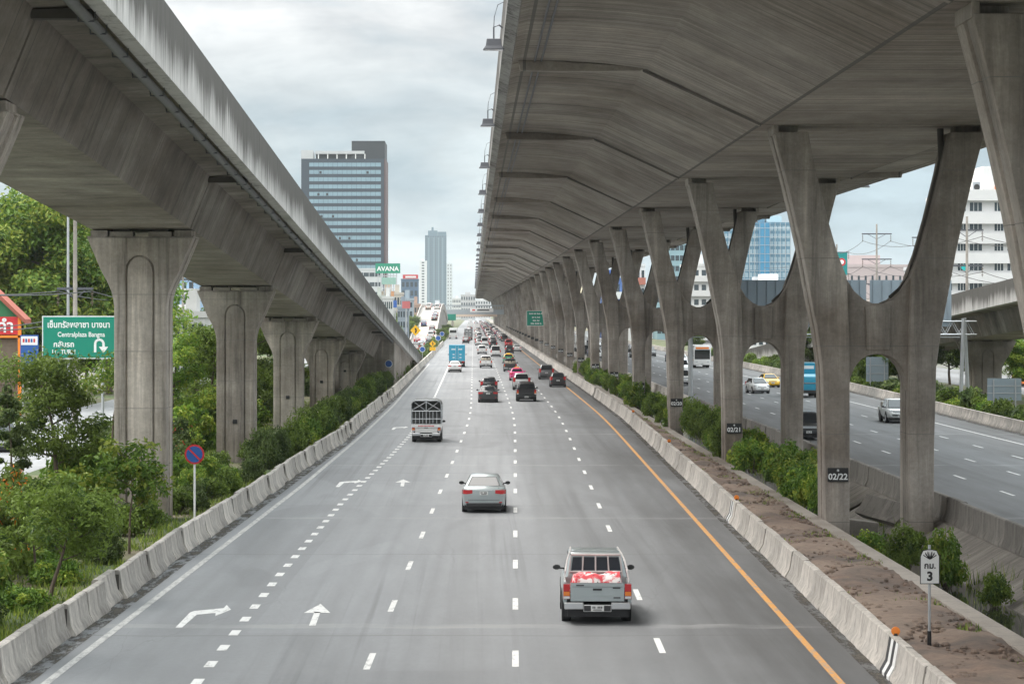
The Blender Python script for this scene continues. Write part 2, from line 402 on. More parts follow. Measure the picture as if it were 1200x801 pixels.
def grime_mat():
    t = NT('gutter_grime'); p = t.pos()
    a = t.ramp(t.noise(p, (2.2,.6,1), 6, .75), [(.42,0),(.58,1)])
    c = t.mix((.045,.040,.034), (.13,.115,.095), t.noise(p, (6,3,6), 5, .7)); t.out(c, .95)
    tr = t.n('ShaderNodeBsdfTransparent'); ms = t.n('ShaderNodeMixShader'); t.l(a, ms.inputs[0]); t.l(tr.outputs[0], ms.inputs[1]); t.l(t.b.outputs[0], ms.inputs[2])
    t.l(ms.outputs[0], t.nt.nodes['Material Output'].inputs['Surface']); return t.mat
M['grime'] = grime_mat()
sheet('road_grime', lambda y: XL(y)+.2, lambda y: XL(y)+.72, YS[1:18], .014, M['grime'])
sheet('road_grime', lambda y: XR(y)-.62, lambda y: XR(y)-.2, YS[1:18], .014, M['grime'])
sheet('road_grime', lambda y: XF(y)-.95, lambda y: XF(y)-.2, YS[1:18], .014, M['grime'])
# ditch water
w = MB().quad((13.57,-40,-1.0),(16.6,-40,-1.0),(16.6,1800,-1.0),(13.57,1800,-1.0), M['water'])
tag(w.build('water', recalc=False), kind='structure')
k = MB().box(13.02,13.62,-40,2200,-1.34,.09,M['kerb'])
tag(k.build('kerb', bevel=.02), kind='structure')
# bare earth strip between the barrier and the ditch kerb
d = MB(); ys = [50+.6*i for i in range(260)] + [206+8*i for i in range(90)]; nx = 8; vs = []
for y in ys:
    a, b = XR(y)+.25, 13.03
    for i in range(nx):
        t = i/(nx-1); x = a+(b-a)*t
        h = .05 + .17*noise.noise((x*1.1, y*.35, 0)) + .09*noise.noise((x*3.2, y*1.3, 3)) + .10*math.sin(math.pi*t)
        vs.append((x, y, max(.012, h)))
d.add(vs, [(i*nx+j, i*nx+j+1, (i+1)*nx+j+1, (i+1)*nx+j) for i in range(len(ys)-1) for j in range(nx-1)], M['dirt'])
tag(d.build('dirt', smooth=60, recalc=False), kind='structure')

mk = MB(); ZM = .010
def stripe(fx, y0, y1, wd, mat, step=6.0, z=ZM):
    n = max(1, int((y1-y0)/step)); 
    for i in range(n):
        a = y0+(y1-y0)*i/n; b = y0+(y1-y0)*(i+1)/n
        mk.quad((fx(a)-wd/2,a,z),(fx(a)+wd/2,a,z),(fx(b)+wd/2,b,z),(fx(b)-wd/2,b,z), mat)
for xl, ph in ((-.20,2.2),(3.2,2.7),(6.72,5.2)):
    y = 48+ph
    while y < 900:
        stripe(lambda q: xl+shift(q), y, y+3.0, .155, M['linewhite'], 3); y += 12.0
XD = [(45,-6.12),(62,-6.08),(84,-6.02),(117,-5.62),(157,-4.62),(180,-4.2),(250,-3.72)]
y = 50.3
while y < 262: stripe(lambda q: interp(XD, q), y, y+1.1, .24, M['linewhite'], 2); y += 3.08
stripe(lambda q: -3.72, 262, 620, .15, M['linewhite'], 20)
stripe(lambda q: interp(LW, q), 30, 430, .20, M['linefaded'], 8)
stripe(lambda q: 10.05+shift(q)*.87, 30, 900, .17, M['lineorange'], 8)
for xl in (23.95, 27.25, 30.5):
    y = 61.0+xl
    while y < 800: stripe(lambda q: xl, y, y+3.2, .15, M['linewhite'], 4); y += 12.0
stripe(lambda q: 33.75+(XF(q)-36.9)*.25, 30, 900, .17, M['linewhite'], 10)
stripe(lambda q: 19.9, 30, 900, .15, M['lineorange'], 20)
def arrow(pts, width, hl, hw, mat=M['linewhite']):
    """painted arrow along a ground polyline ending in a triangular head"""
    P = [Vector((x, y, ZM)) for x, y in pts]
    for i in range(len(P)-1):
        a, b = P[i], P[i+1]; dd = (b-a).normalized(); q = Vector((dd.y, -dd.x, 0))*width/2
        if i == len(P)-2: b = b - dd*hl*.9
        mk.quad(a-q, a+q, b+q, b-q, mat)
    a, b = P[-2], P[-1]; dd = (b-a).normalized(); q = Vector((dd.y, -dd.x, 0))*hw/2; s = b-dd*hl
    mk.add([s-q, s+q, b], [(0,1,2)], mat)
for oy in (0, 56.5, 118):
    sx = shift(70+oy)-shift(70)
    arrow([(-4.19+sx,70.9+oy),(-4.27+sx,76.2+oy)], .17, 2.3, .72)
    pa = [(617,525),(640,525),(692,480),(758,474),(757,485),(812,462),(797,446),(786,457),(683,467),(668,472)]
    kk = 1/3.0; G = [ground(x*kk, 560+y*kk) for x, y in pa]; ddx = interp(LW, 72+oy)-interp(LW, 72)
    mk.add([(x+ddx+.15*(oy > 0), y+oy, ZM) for x, y in G], [(0,1,2,9),(9,2,8),(2,3,8),(3,4,5),(3,5,7,8),(5,6,7)], M['linewhite'])
tag(mk.build('road_marking', recalc=False), kind='structure')

rc = random.Random(12); cl = MB()
for k in range(1500):
    y = 60+rc.random()**1.4*110; a, b = XR(y)+.45, 12.95
    if b-a < .4: continue
    x = rc.uniform(a, b); q = rc.uniform(.025,.10)*(1.4 if rc.random() < .08 else 1); z = .10
    ring = [[(x+q*k2*rc.uniform(.8,1.2)*math.cos(t), y+q*1.3*k2*rc.uniform(.8,1.2)*math.sin(t), z+h*q) for t in [1.047*i for i in range(6)]] for h, k2 in ((-.4,.9),(.35,1),(.8,.5))]
    cl.loft(ring, M['dirt'])
tag(cl.build('rubble'), kind='stuff')

# ------------------------------------------------------------------ main elevated expressway (Y piers)
X0 = 15.7
exp_root = empty('expressway_viaduct', (X0,0,0), 0, 'wide board-marked concrete expressway deck carried overhead on the long line of Y-shaped piers', 'elevated road')
half = [(-14.2,17.72),(-13.9,17.80),(-12.4,17.78),(-10.8,17.68),(-9.1,17.47),(-4.6,15.36)]
sp = MB(); low = half + [(-x, z) for x, z in reversed(half)]
poly = low + [(14.25,18.5),(0,18.7),(-14.25,18.5)]
sp.prism(poly, .16, 41.84, M['soffit'])
inner = [(-13.8,18.2),(-9.0,17.8),(-4.5,15.75),(4.5,15.75),(9.0,17.8),(13.8,18.2)]
sp.prism(inner, -.17, .17, M['gap'], caps=False)
span0 = sp.build('deck_span', exp_root)
def edge_poly(s): return [(s*14.62,17.95),(s*14.22,17.78),(s*14.20,18.5),(s*14.32,19.4),(s*14.62,19.4)]
for s in (-1, 1):
    e = MB().prism(edge_poly(s), .05, 41.95, M['edge']); e.build('parapet', span0)
for s in (-1, 1):
    rb = MB().prism([(s*14.0,17.85),(s*13.9,17.42),(s*12.6,17.38),(s*11.0,17.38),(s*9.3,17.40),(s*9.1,17.52)], 41.25, 41.82, M['soffit'])
    rb.prism([(s*9.2,17.46),(s*9.2,17.36),(s*4.65,15.28),(s*4.65,15.40)], 41.4, 41.8, M['soffit'])
    rb.build('cross_rib', span0)
for xx in (-13.35,-13.1): MB().tube([(xx,.1,17.76),(xx,41.9,17.76)], .04, M['lampgrey'], 5).build('conduit', span0)
NSP = 46
span0.location = (0, 21.6, 0)
for i in range(1, NSP):
    c = copy_tree(span0, exp_root); c.location = (0, 21.6+42*i, 0)

outer = [(-1.5,2.08),(3,2.12),(6,2.2),(7.4,2.38),(8.5,2.6),(10.5,2.97),(12.0,3.30),(13.6,3.68),(15.1,4.08)]
vin = [(15.1,2.76),(13.6,2.46),(11.8,2.02),(10.4,1.62),(9.5,1.27),(8.95,.92),(8.62,.55),(8.47,.2)]
arch = [(6.5,.12),(6.44,.38),(6.28,.66),(6.0,.9),(5.6,1.06),(5.1,1.13),(3,1.15),(-1.5,1.16)]
def prong(sg, inset=0.0):
    o = [(w-inset, z) for z, w in outer]; q = [(w, z) for z, w in vin[:5]] + [(1.22, 8.4), (1.17, 7.2), (1.15, 5.2), (1.15, 3.0), (1.16, -1.5)]
    return [(sg*x, z) for x, z in o + q]
def pier_mesh():
    m = MB()
    for sg in (-1, 1):
        m.prism(prong(sg), 0, .95, M['pier']); m.prism(prong(sg, .17), .95, 1.4, M['pier'], caps=False); m.prism(prong(sg), 1.4, 2.35, M['pier'])
    up = [(w, z) for z, w in vin[4:]]; ar = [(w, z) for z, w in arch[:6]]
    ring = [(x, z) for x, z in up] + [(-x, z) for x, z in reversed(up)] + [(-1.3,8.8),(-1.3,5.0)] + [(-x, z) for x, z in reversed(ar)] + [(x, z) for x, z in ar] + [(1.3,5.0),(1.3,8.8)]
    m.prism(ring, .42, 1.95, M['pier'])
    m.prism([(-.45,6.65),(.45,6.65),(.50,8.4),(-.50,8.4)], .34, .44, M['pier'])
    return m
pshaft = pier_mesh().mesh('shaft', bevel=.05, smooth=30, seg=2)
bearm = []
for sg in (-1, 1):
    b = MB().box(sg*3.5-.45, sg*3.5+.45, .9, 1.8, 15.08, 15.40, M['pier']); b.box(sg*4.0-.09, sg*4.0+.09, .03, 2.3, 15.0, 15.75, M['pier'])
    bearm.append(b.mesh('bearing'))
dp = MB().tube([(2.55,1.2,15.3),(2.6,1.2,14.1),(2.2,1.2,12.4),(1.9,1.2,11.2),(1.5,1.2,9.95),(1.1,1.2,9.1),(.6,1.2,8.65)], .13, M['gap'], 8)
drainm = dp.mesh('drain_pipe', smooth=50)
plm = MB().box(-.40,.40,-.03,0,-.27,.27,M['black']).mesh('number_plate', bevel=.01)
def mesh_obj(name, me, parent, loc=(0,0,0)):
    o = bpy.data.objects.new(name, me); col.objects.link(o); o.parent = parent; o.location = loc; return o
ordw = 'nearest second third fourth fifth sixth seventh eighth ninth tenth eleventh twelfth'.split()
for i in range(44):
    y = 63.6+42*i; num = 23-i
    lab = ('tall Y-shaped concrete pier at the right, only its top flaring prong showing' if i == 0 else
           'Y-shaped concrete expressway pier carrying the black number plate 02/%02d' % num if i < 13 else
           'Y-shaped concrete pier far down the line, its number plate too small to read')
    p = empty('expressway_pier', (X0, y, 0), 0, lab, 'pier', 'Y-shaped expressway piers')
    mesh_obj('shaft', pshaft, p); mesh_obj('bearing', bearm[0], p); mesh_obj('bearing', bearm[1], p); mesh_obj('drain_pipe', drainm, p)
    if num > 0:
        q = mesh_obj('number_plate', plm, p, (-1.62, -.06, 1.85))
        if i < 13:
            lettering('02/%02d' % num, .33, M['signwhite'], q, (0,-.035,-.08), .008)
            lettering('*', .22, M['signwhite'], q, (0,-.035,.13), .004)
    elif i < 30:
        mesh_obj('number_plate', plm, p, (-1.62, -.06, 1.85))

# floodlights hung outside both deck edges
def floodlight(label, y, x, s, proto=[None]):
    if proto[0] is None:
        r = empty('floodlight', (0,0,0))
        MB().tube([(.42,0,.62),(.2,0,.80),(0,0,.72),(0,0,.28)], .035, M['lampgrey'], 6).build('bracket', r, smooth=50)
        MB().tube([(.45,.0,1.7),(.15,0,1.55),(.02,0,1.1),(.0,0,.72)], .015, M['lampgrey'], 5).build('cable', r, smooth=50)
        h = MB().loft([[(-.26,-.2,.28),(.26,-.2,.28),(.26,.2,.28),(-.26,.2,.28)],[(-.30,-.24,.02),(.30,-.24,.02),(.30,.24,.02),(-.30,.24,.02)],[(-.40,-.3,-.12),(.40,-.3,-.12),(.40,.3,-.12),(-.40,.3,-.12)]], M['lampgrey'])
        hd = h.build('lamp_head', r, bevel=.02)
        MB().box(-.34,.34,-.24,.24,-.135,-.125,M['clearlamp']).build('lens', hd)
        proto[0] = r
    else: r = copy_tree(proto[0])
    r.location = (x, y, 18.0); r.rotation_euler = (0,0,0 if s < 0 else math.pi)
    return tag(r, label, 'lamp', 'floodlights along the expressway edges')
for i in range(26):
    yy = 101.6+42*i
    floodlight(['floodlight hung from the left deck edge, %s and lowest-hanging of the visible row' % 'largest' if i == 0 else
                '%s grey floodlight counting away along the left deck edge' % ordw[i] if i < 8 else
                'tiny grey floodlight far along the left edge of the expressway deck'][0], yy, X0-14.95, -1)
for i in range(5):
    floodlight('grey floodlight hanging below the far right edge of the expressway deck', 130+42*i, X0+14.95, 1)

# ------------------------------------------------------------------ left viaduct
XV = -12.9
via = empty('left_viaduct', (XV,0,0), 0, 'sloping concrete box-girder ramp with stained parapet descending along the left of the road', 'elevated road')
via.name = 'ramp_viaduct'
def vsect(z0, kind):
    if kind == 'girder':
        h = [(-4.25,z0+2.06),(-2.75,z0+1.98),(-1.95,z0+.02)]
        return h + [(-x, z) for x, z in reversed(h)] + [(4.25,z0+2.5),(-4.25,z0+2.5)]
    s = kind
    return [(s*4.62,z0+1.84),(s*4.20,z0+1.84),(s*4.22,z0+2.45),(s*4.34,z0+3.75),(s*4.62,z0+3.75)]
def slope_prism(mb, f, y0, y1, mat, fall=zl, caps=True):
    a = [(x, y0, z) for x, z in f(fall(y0))]; b = [(x, y1, z) for x, z in f(fall(y1))]
    mb.loft([a, b], mat, cap=caps)
for i in range(10):
    y0 = 21.6+42*i; y1 = min(y0+42, 441)
    s = MB(); slope_prism(s, lambda f: vsect(11.35+f, 'girder'), y0+.12, y1-.12, M['viaduct_web'])
    sec2 = lambda f: [(x*.97, z+.12) for x, z in vsect(11.35+f, 'girder')]
    slope_prism(s, sec2, y0-.13, y0+.13, M['gap'], caps=False)
    so = s.build('deck_span', via)
    for sd in (-1, 1):
        e = MB(); slope_prism(e, lambda f: vsect(11.35+f, sd), y0+.03, y1-.03, M['left_parapet']); e.build('parapet', so)
    e = MB()                                          # dark boxes stand in for the shaded expansion joint slot under the wing
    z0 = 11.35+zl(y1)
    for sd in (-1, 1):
        if y1 < 400: MB().box(min(sd*2.7, sd*4.2), max(sd*2.7, sd*4.2), y1-.7, y1-.3, z0+1.76, z0+1.98, M['gap']).build('slot_shade', so)
    if y1 < 330:
        e = MB(); f0, f1 = 11.35+zl(y0), 11.35+zl(y1)
        e.tube([(4.02,y0,f0+1.72),(4.02,y1,f1+1.72)], .13, M['pipegrey'], 8)
        for q in range(11):
            yy = y0+1.0+4*q; zz = 11.35+zl(yy)
            e.tube([(3.8,yy,zz+2.0),(3.84,yy,zz+1.62),(4.2,yy,zz+1.62),(4.24,yy,zz+1.95)], .025, M['lampgrey'], 5)
        e.build('service_pipe', so, smooth=50)
# lower end of the ramp: embankment walls
e = MB()
e.loft([[(-4.2,300,-.5),(4.2,300,-.5),(4.2,300,5.2),(-4.2,300,5.2)],[(-4.2,440,-.5),(4.2,440,-.5),(4.2,440,-.35),(-4.2,440,-.35)]], M['viaduct_pier'])
e.v = [(x, y, z if z < 0 else min(z, 11.35+2.3+zl(y))) for x, y, z in e.v]
e.build('abutment', via)

def viaduct_pier(y, label, zt, x=XV, mat=M['viaduct_pier'], wide=2.05, box=True, name='viaduct_pier', group='flared viaduct piers'):
    r = empty(name, (x, y, 0), 0, label, 'pier', group)
    k = wide/2.05
    half = [(-.6,1.0),(zt-2.7,1.0),(zt-2.35,1.04),(zt-2.05,1.12),(zt-1.7,1.28),(zt-1.3,1.5),(zt-.6,1.8),(zt,2.05)]
    half = [(z, w*k) for z, w in half]
    def full(ins=0.0): return [(-(w-ins), z) for z, w in half] + [(w-ins, z) for z, w in reversed(half)]
    m = MB(); m.prism(full(), .10, .95, mat); m.prism(full(.09), .95, 1.45, mat, caps=False); m.prism(full(), 1.45, 2.4, mat)
    an = [(-.56,-.6),(-.56,zt-1.25)] + [(-.56*math.cos(a), zt-1.25+.56*math.sin(a)) for a in [R(20*i) for i in range(1,9)]] + [(.56,zt-1.25),(.56,-.6)]
    m.prism([(-(w), z) for z, w in half] + [(w, z) for z, w in reversed(half)] + list(reversed(an)), 0.0, .099, mat)
    m.build('shaft', r, bevel=.02, smooth=30)
    pan = [(px*.86, pz if pz < 0 else pz-.07) for px, pz in an]
    MB().prism(pan, .0, .10, mat).build('panel', r)
    MB().box(-2.05*k,2.05*k,.12,2.38,zt,zt+.05,mat).build('cap', r)
    for sx in (-.75, .75):
        b = MB().box(sx*k-.45, sx*k+.45, .15, .95, zt+.05, zt+.22, M['kerb']); b.box(sx*k-.30, sx*k+.30, .3, .85, zt+.22, zt+.32, M['gap']); b.build('bearing', r)
    for sx in (-1, 1): MB().box(min(sx*1.95*k,sx*1.3*k),max(sx*1.95*k,sx*1.3*k),.3,2.0,zt+.05,zt+.28,mat).build('stop_block', r)
    if box: MB().box(-.12,.12,-.06,.0,2.1,2.32,M['black']).build('junction_box', r)
    return r
plabs = ['flared viaduct pier cut by the left picture border, only its top right corner showing', 'largest full flared viaduct pier, standing behind the no-parking sign',
         'second flared viaduct pier beyond the no-parking sign, reddish at its foot', 'third flared viaduct pier, half hidden by shrubs', 'fourth flared viaduct pier, deep in the shade', 'short flared pier under the low end of the viaduct', 'lowest flared pier at the foot of the viaduct']
for i, lab in enumerate(plabs):
    y = 63.6+42*i; viaduct_pier(y, lab, 11.02+zl(y)); 

# ------------------------------------------------------------------ right ramp beyond the opposite road
XRR = 46.7
ramp = empty('ramp_viaduct', (XRR,0,0), 0, 'curving concrete ramp at far right with streaked parapet above dark girder', 'elevated road')
def rsect(z0, kind):
    if kind == 'girder':
        h = [(-4.3,z0-1.75),(-2.9,z0-1.9),(-2.3,z0-3.75)]
        return h + [(-x, z) for x, z in reversed(h)] + [(4.3,z0-1.1),(-4.3,z0-1.1)]
    s = kind
    return [(s*4.7,z0-1.85),(s*4.25,z0-1.9),(s*4.3,z0-.9),(s*4.45,z0),(s*4.7,z0)]
for i in range(7):
    y0 = 150+42*i; y1 = y0+42
    s = MB(); slope_prism(s, lambda f: rsect(9.65+f, 'girder'), y0+.08, y1-.08, M['viaduct_web'], zr); so = s.build('deck_span', ramp)
    for sd in (-1, 1):
        e = MB(); slope_prism(e, lambda f: rsect(9.65+f, sd), y0, y1-.04, M['right_parapet'], zr); e.build('parapet', so)
for y, lab in ((206,'flared pier under the right ramp, nearer one at the picture border'),(248,'flared pier under the right ramp, standing behind the gantry mast'),(290,'small flared pier farther along under the right ramp')):
    viaduct_pier(y, lab, 5.75+zr(y), XRR, M['viaduct_web'], 2.6, False)
# distant ramp flyover at the end of the left collector
fl = MB(); fw = {-17.4: MB(), -10.65: MB()}
prof = [(742,-.3),(760,.6),(800,3.6),(840,6.4),(880,8.6),(910,9.5),(940,9.8),(1000,9.0),(1100,5.0)]
for (ya, za), (yb, zb) in zip(prof, prof[1:]):
    fl.loft([[(-17.2,ya,-.5),(-10.6,ya,-.5),(-10.6,ya,za),(-17.2,ya,za)],[(-17.2,yb,-.5),(-10.6,yb,-.5),(-10.6,yb,zb),(-17.2,yb,zb)]], M['ramp_pale'])
    for xx in (-17.4,-10.65): fw[xx].loft([[(xx,ya,za-1),(xx+.3,ya,za-1),(xx+.3,ya,za+1.0),(xx,ya,za+1.0)],[(xx,yb,zb-1),(xx+.3,yb,zb-1),(xx+.3,yb,zb+1.0),(xx,yb,zb+1.0)]], M['ramp_pale'])
fo = fl.build('flyover'); tag(fo, 'pale concrete flyover hump full of cars rising in the distance, left of the road', 'flyover')
for q in fw.values(): q.build('parapet', fo)
def flyz(y): return interp(prof, y) if y > 742 else .006

# covered footbridges over the far road
fb = empty('footbridge', (0,1134,0), 0, 'nearer grey covered footbridge crossing the far road with a white banner on its side', 'footbridge')
b = MB().box(-12,12.6,0,3,7.0,7.9,M['greypaint']); b.box(-12,12.6,0,3,10.4,10.9,M['greypaint']); 
for i in range(22): b.box(-12+i*1.15,-11.85+i*1.15,.05,.2,7.9,10.4,M['greypaint'])
b.box(-12,12.6,.1,.14,7.9,9.0,M['greypaint'])
b.build('deck', fb)
for xx in (-11.5, 12.9): MB().box(xx-.6,xx+.6,.6,2.4,0,7.0,M['viaduct_pier']).build('leg', fb)
bn = MB().box(-1.5,8.2,-.05,.02,8.0,9.6,M['white']).build('banner', fb)
MB().box(1.5,6.5,-.07,-.055,8.5,9.1,M['plateink']).box(-.6,.6,-.07,-.055,8.5,9.1,M['signred']).build('lettering', bn)
fb2 = empty('footbridge', (0,1500,0), 0, 'farther pale orange footbridge deck seen under the nearer footbridge', 'footbridge')
peach = plain('peach_paint', (.72,.56,.45), .6)
MB().box(-12,13,0,3,5.3,6.9,peach).build('deck', fb2)
for xx in (-11.5, 12.5): MB().box(xx-.5,xx+.5,.6,2.4,0,5.3,M['viaduct_pier']).build('leg', fb2)

# ------------------------------------------------------------------ precast barriers
def jersey(h=.85, b=.62, t=.17, ln=2.97, seed=0, mat=None):
    rnd = random.Random(seed); m = MB(); mat = mat or M['barrier']
    prof = [(-b/2,0),(-b/2,.09),(-b*.30,.30),(-t/2-.02,h-.03),(-t/2+.02,h),(t/2-.02,h),(t/2+.02,h-.03),(b*.30,.30),(b/2,.09),(b/2,0)]
    rings = []
    for k in range(7):
        y = -ln/2 + ln*k/6
        rings.append([(x+rnd.uniform(-.008,.008), y, z+rnd.uniform(-.006,.006)) for x, z in prof])
    m.loft(rings, mat); m.box(-.09,.09,-ln/2-.06,-ln/2+.01,.12,h-.12,M['gap'])
    return m
jm = [jersey(seed=i).mesh('jersey_barrier', smooth=35) for i in range(3)]
jo = [jersey(h=.95, b=.5, t=.2, seed=9+i, mat=M['old_barrier']).mesh('jersey_barrier', smooth=35) for i in range(2)]
stripm = plain('barrier_stripe_paint', (.035,.035,.037), .7)
def barrier_row(fx, y0, y1, meshes, label, group, lean=.02, step=3.0, jit=.03, rnd=random.Random(3)):
    y = y0; out = []
    while y < y1:
        o = bpy.data.objects.new('jersey_barrier', meshes[rnd.randrange(len(meshes))]); col.objects.link(o)
        a = math.atan2(fx(y+1.5)-fx(y-1.5), 3.0)
        o.location = (fx(y)+rnd.uniform(-jit, jit), y, -rnd.uniform(0,.03)); o.rotation_euler = (0, rnd.uniform(-lean, lean), -a+rnd.uniform(-.006,.006))
        tag(o, label, 'barrier', group); out.append(o); y += step
    return out
bl = barrier_row(lambda y: XL(y)-.02, 52, 262, jm, 'grey precast concrete barrier block in the row between road and viaduct piers', 'barrier blocks on the viaduct side', .055, 3.0, .075)
br = barrier_row(XR, 52, 262, jm, 'grey precast concrete barrier block in the row between road and brown median strip', 'barrier blocks along the median', .015)
bo = barrier_row(lambda y: 18.55, 60, 230, jo, 'stained old concrete barrier block in the row behind the pier legs', 'stained barrier blocks of the opposite road', .03, 3.0, .05)
def long_barrier(fx, y0, y1, label, mat, ys=None, h=.85, b=.62):
    m = MB(); rings = []; y = y0
    while y <= y1+.1:
        x = fx(y); rings.append([(x-b/2,y,0),(x-b/2,y,.09),(x-b*.3,y,.3),(x-.1,y,h),(x+.1,y,h),(x+b*.3,y,.3),(x+b/2,y,.09),(x+b/2,y,0)])
        y += 20 if y > 300 else 8
    m.loft(rings, mat); return tag(m.build('long_barrier', smooth=35), label, 'barrier')
long_barrier(lambda y: XL(y), 264, 700, 'continuous concrete barrier running on far along the left road edge', M['barrier'])
long_barrier(XR, 264, 1700, 'continuous concrete barrier running on far below the expressway piers', M['barrier'])
long_barrier(lambda y: 18.55, 232, 1300, 'long far barrier at the near edge of the opposite road', M['barrier'])
long_barrier(XF, 40, 1200, 'long low concrete barrier along the outer edge of the opposite road', M['barrier'], h=.8, b=.7)
# reflector stripes on two median blocks
def reflector(px, py, label):
    X, Y = ground(px, py, .87)
    r = empty('barrier_reflector', (XR(Y), Y, .84), 0, label, 'reflector', 'orange reflectors on the median barrier')
    MB().tube([(0,0,0),(0,0,.06)], .05, M['black'], 8).build('foot', r)
    rings = [[(.10*math.cos(a)*k, -.03+t*.06, .11+.10*math.sin(a)*k) for a in [2*math.pi*i/14 for i in range(14)]] for t, k in ((0,.7),(.15,1),(.85,1),(1,.7))]
    MB().loft(rings, M['orange']).build('lens', r, smooth=40)
    for o in br if Y < 140 else ():
        if abs(o.location.y-Y) <= 1.5:
            s = MB()
            for q in range(4):
                s.loft([[(-.335,yy,.0),(-.335,yy,.09),(-.215,yy,.31),(-.130,yy,.83),(-.10,yy,.80),(-.17,yy,.29),(-.30,yy,.08),(-.30,yy,0)] for yy in (-.7+.36*q, -.345+.36*q)], stripm if q % 2 else M['white'])
            s.build('painted_stripe', o)
            o['label'] = 'median barrier block with black and white stripes, ' + ('nearest' if Y < 80 else 'farther') + ' of the two striped'
reflector(1068, 743, 'round orange reflector on the median barrier beside the kilometre sign')
reflector(752, 483, 'round orange reflector on the median barrier, farthest of the four')
reflector(799, 518, 'round orange reflector on the median barrier, second farthest of the four')
reflector(881, 585, 'round orange reflector on the median barrier near the pier plated 02/22')

# ------------------------------------------------------------------ vehicles (rear at y = 0, front at y = length)
def paint(name, c, metal=.0, rough=.32):
    return plain('car_paint_'+name, c, rough, metal, .04, coat=.7)
PAINT = {'silver': ((.40,.45,.46),.30), 'white': ((.78,.78,.77),0), 'black': ((.014,.014,.016),0), 'charcoal': ((.045,.047,.05),.2),
 'grey': ((.17,.175,.18),.3), 'pink': ((.75,.05,.24),0), 'yellow': ((.85,.50,.02),0), 'green': ((.0,.22,.10),0), 'red': ((.50,.025,.03),0),
 'blue': ((.015,.22,.42),0), 'darkblue': ((.03,.07,.20),0), 'palesilver': ((.58,.60,.60),.3), 'orange': ((.80,.22,.04),0), 'beige': ((.62,.56,.46),0), 'aqua': ((.02,.30,.46),0), 'brown': ((.16,.12,.10),.2), 'bronze': ((.30,.27,.22),.3)}
def P(c): return paint(c, *PAINT[c])

STY = {
 'sedan': dict(L=4.62, W=1.776, st=[(0,.80,.42,.94),(.05,.92,.30,1.0),(.25,.985,.22,1.05),(.7,1,.2,1.06),(1.3,1,.2,.99),(3.2,1,.2,.97),(4.1,.97,.2,.86),(4.48,.88,.24,.72),(4.62,.74,.34,.6)],
   gh=(.62,3.45,.80,.98, 1.42,2.75,.585,1.42), tl=(.46,.83,.76,.93,.02), pl=.80, bump=.42, wh=(.95,3.62,.315), belt=.98),
 'hatch': dict(L=4.1, W=1.74, st=[(0,.84,.42,.98),(.06,.95,.30,1.05),(.3,1,.22,1.06),(2.9,1,.22,1.02),(3.6,.97,.22,.92),(3.95,.88,.26,.78),(4.1,.74,.36,.62)],
   gh=(.10,3.15,.78,1.02, .55,2.35,.59,1.50), tl=(.60,.82,.78,1.12,.02), pl=.72, bump=.45, wh=(.75,3.25,.31), belt=1.02),
 'suv': dict(L=4.6, W=1.82, st=[(0,.86,.45,1.05),(.06,.96,.34,1.12),(.3,1,.28,1.13),(3.1,1,.28,1.10),(4.0,.98,.28,1.02),(4.45,.9,.32,.86),(4.6,.78,.42,.7)],
   gh=(.10,3.35,.83,1.09, .42,2.5,.66,1.72), tl=(.66,.87,.85,1.30,.02), pl=.80, bump=.55, wh=(.85,3.65,.36), belt=1.09),
 'van': dict(L=4.9, W=1.80, st=[(0,.92,.36,1.1),(.08,1,.28,1.14),(.4,1,.25,1.14),(4.2,1,.25,1.1),(4.65,.95,.28,.98),(4.9,.82,.38,.78)],
   gh=(.02,4.62,.86,1.10, .12,3.5,.76,1.98), tl=(.74,.89,.75,1.25,.02), pl=.62, bump=.45, wh=(1.0,3.9,.33), belt=1.1),
}
def panel(mb, A, B, C, D, u0, u1, v0, v1, off, mat, th=.03):
    A, B, C, D = map(Vector, (A, B, C, D)); n = (B-A).cross(D-A).normalized()
    def pt(u, v): return (A*(1-u)+B*u)*(1-v) + (D*(1-u)+C*u)*v
    q = [pt(u0,v0), pt(u1,v0), pt(u1,v1), pt(u0,v1)]
    mb.add([p + n*off for p in q] + [p - n*th for p in q], [(0,1,2,3),(0,4,5,1),(1,5,6,2),(2,6,7,3),(3,7,4,0)], mat)
def body_rings(st, W):
    rings = []
    for y, wf, zb, zt in st:
        h = W/2*wf
        r = [(.84*h,zb),(.965*h,zb+.08),(h,zb+(zt-zb)*.5),(.985*h,zt-.13),(.945*h,zt-.04),(.84*h,zt)]
        rings.append([(-x, y, z) for x, z in r] + [(x, y, z) for x, z in reversed(r)])
    return rings
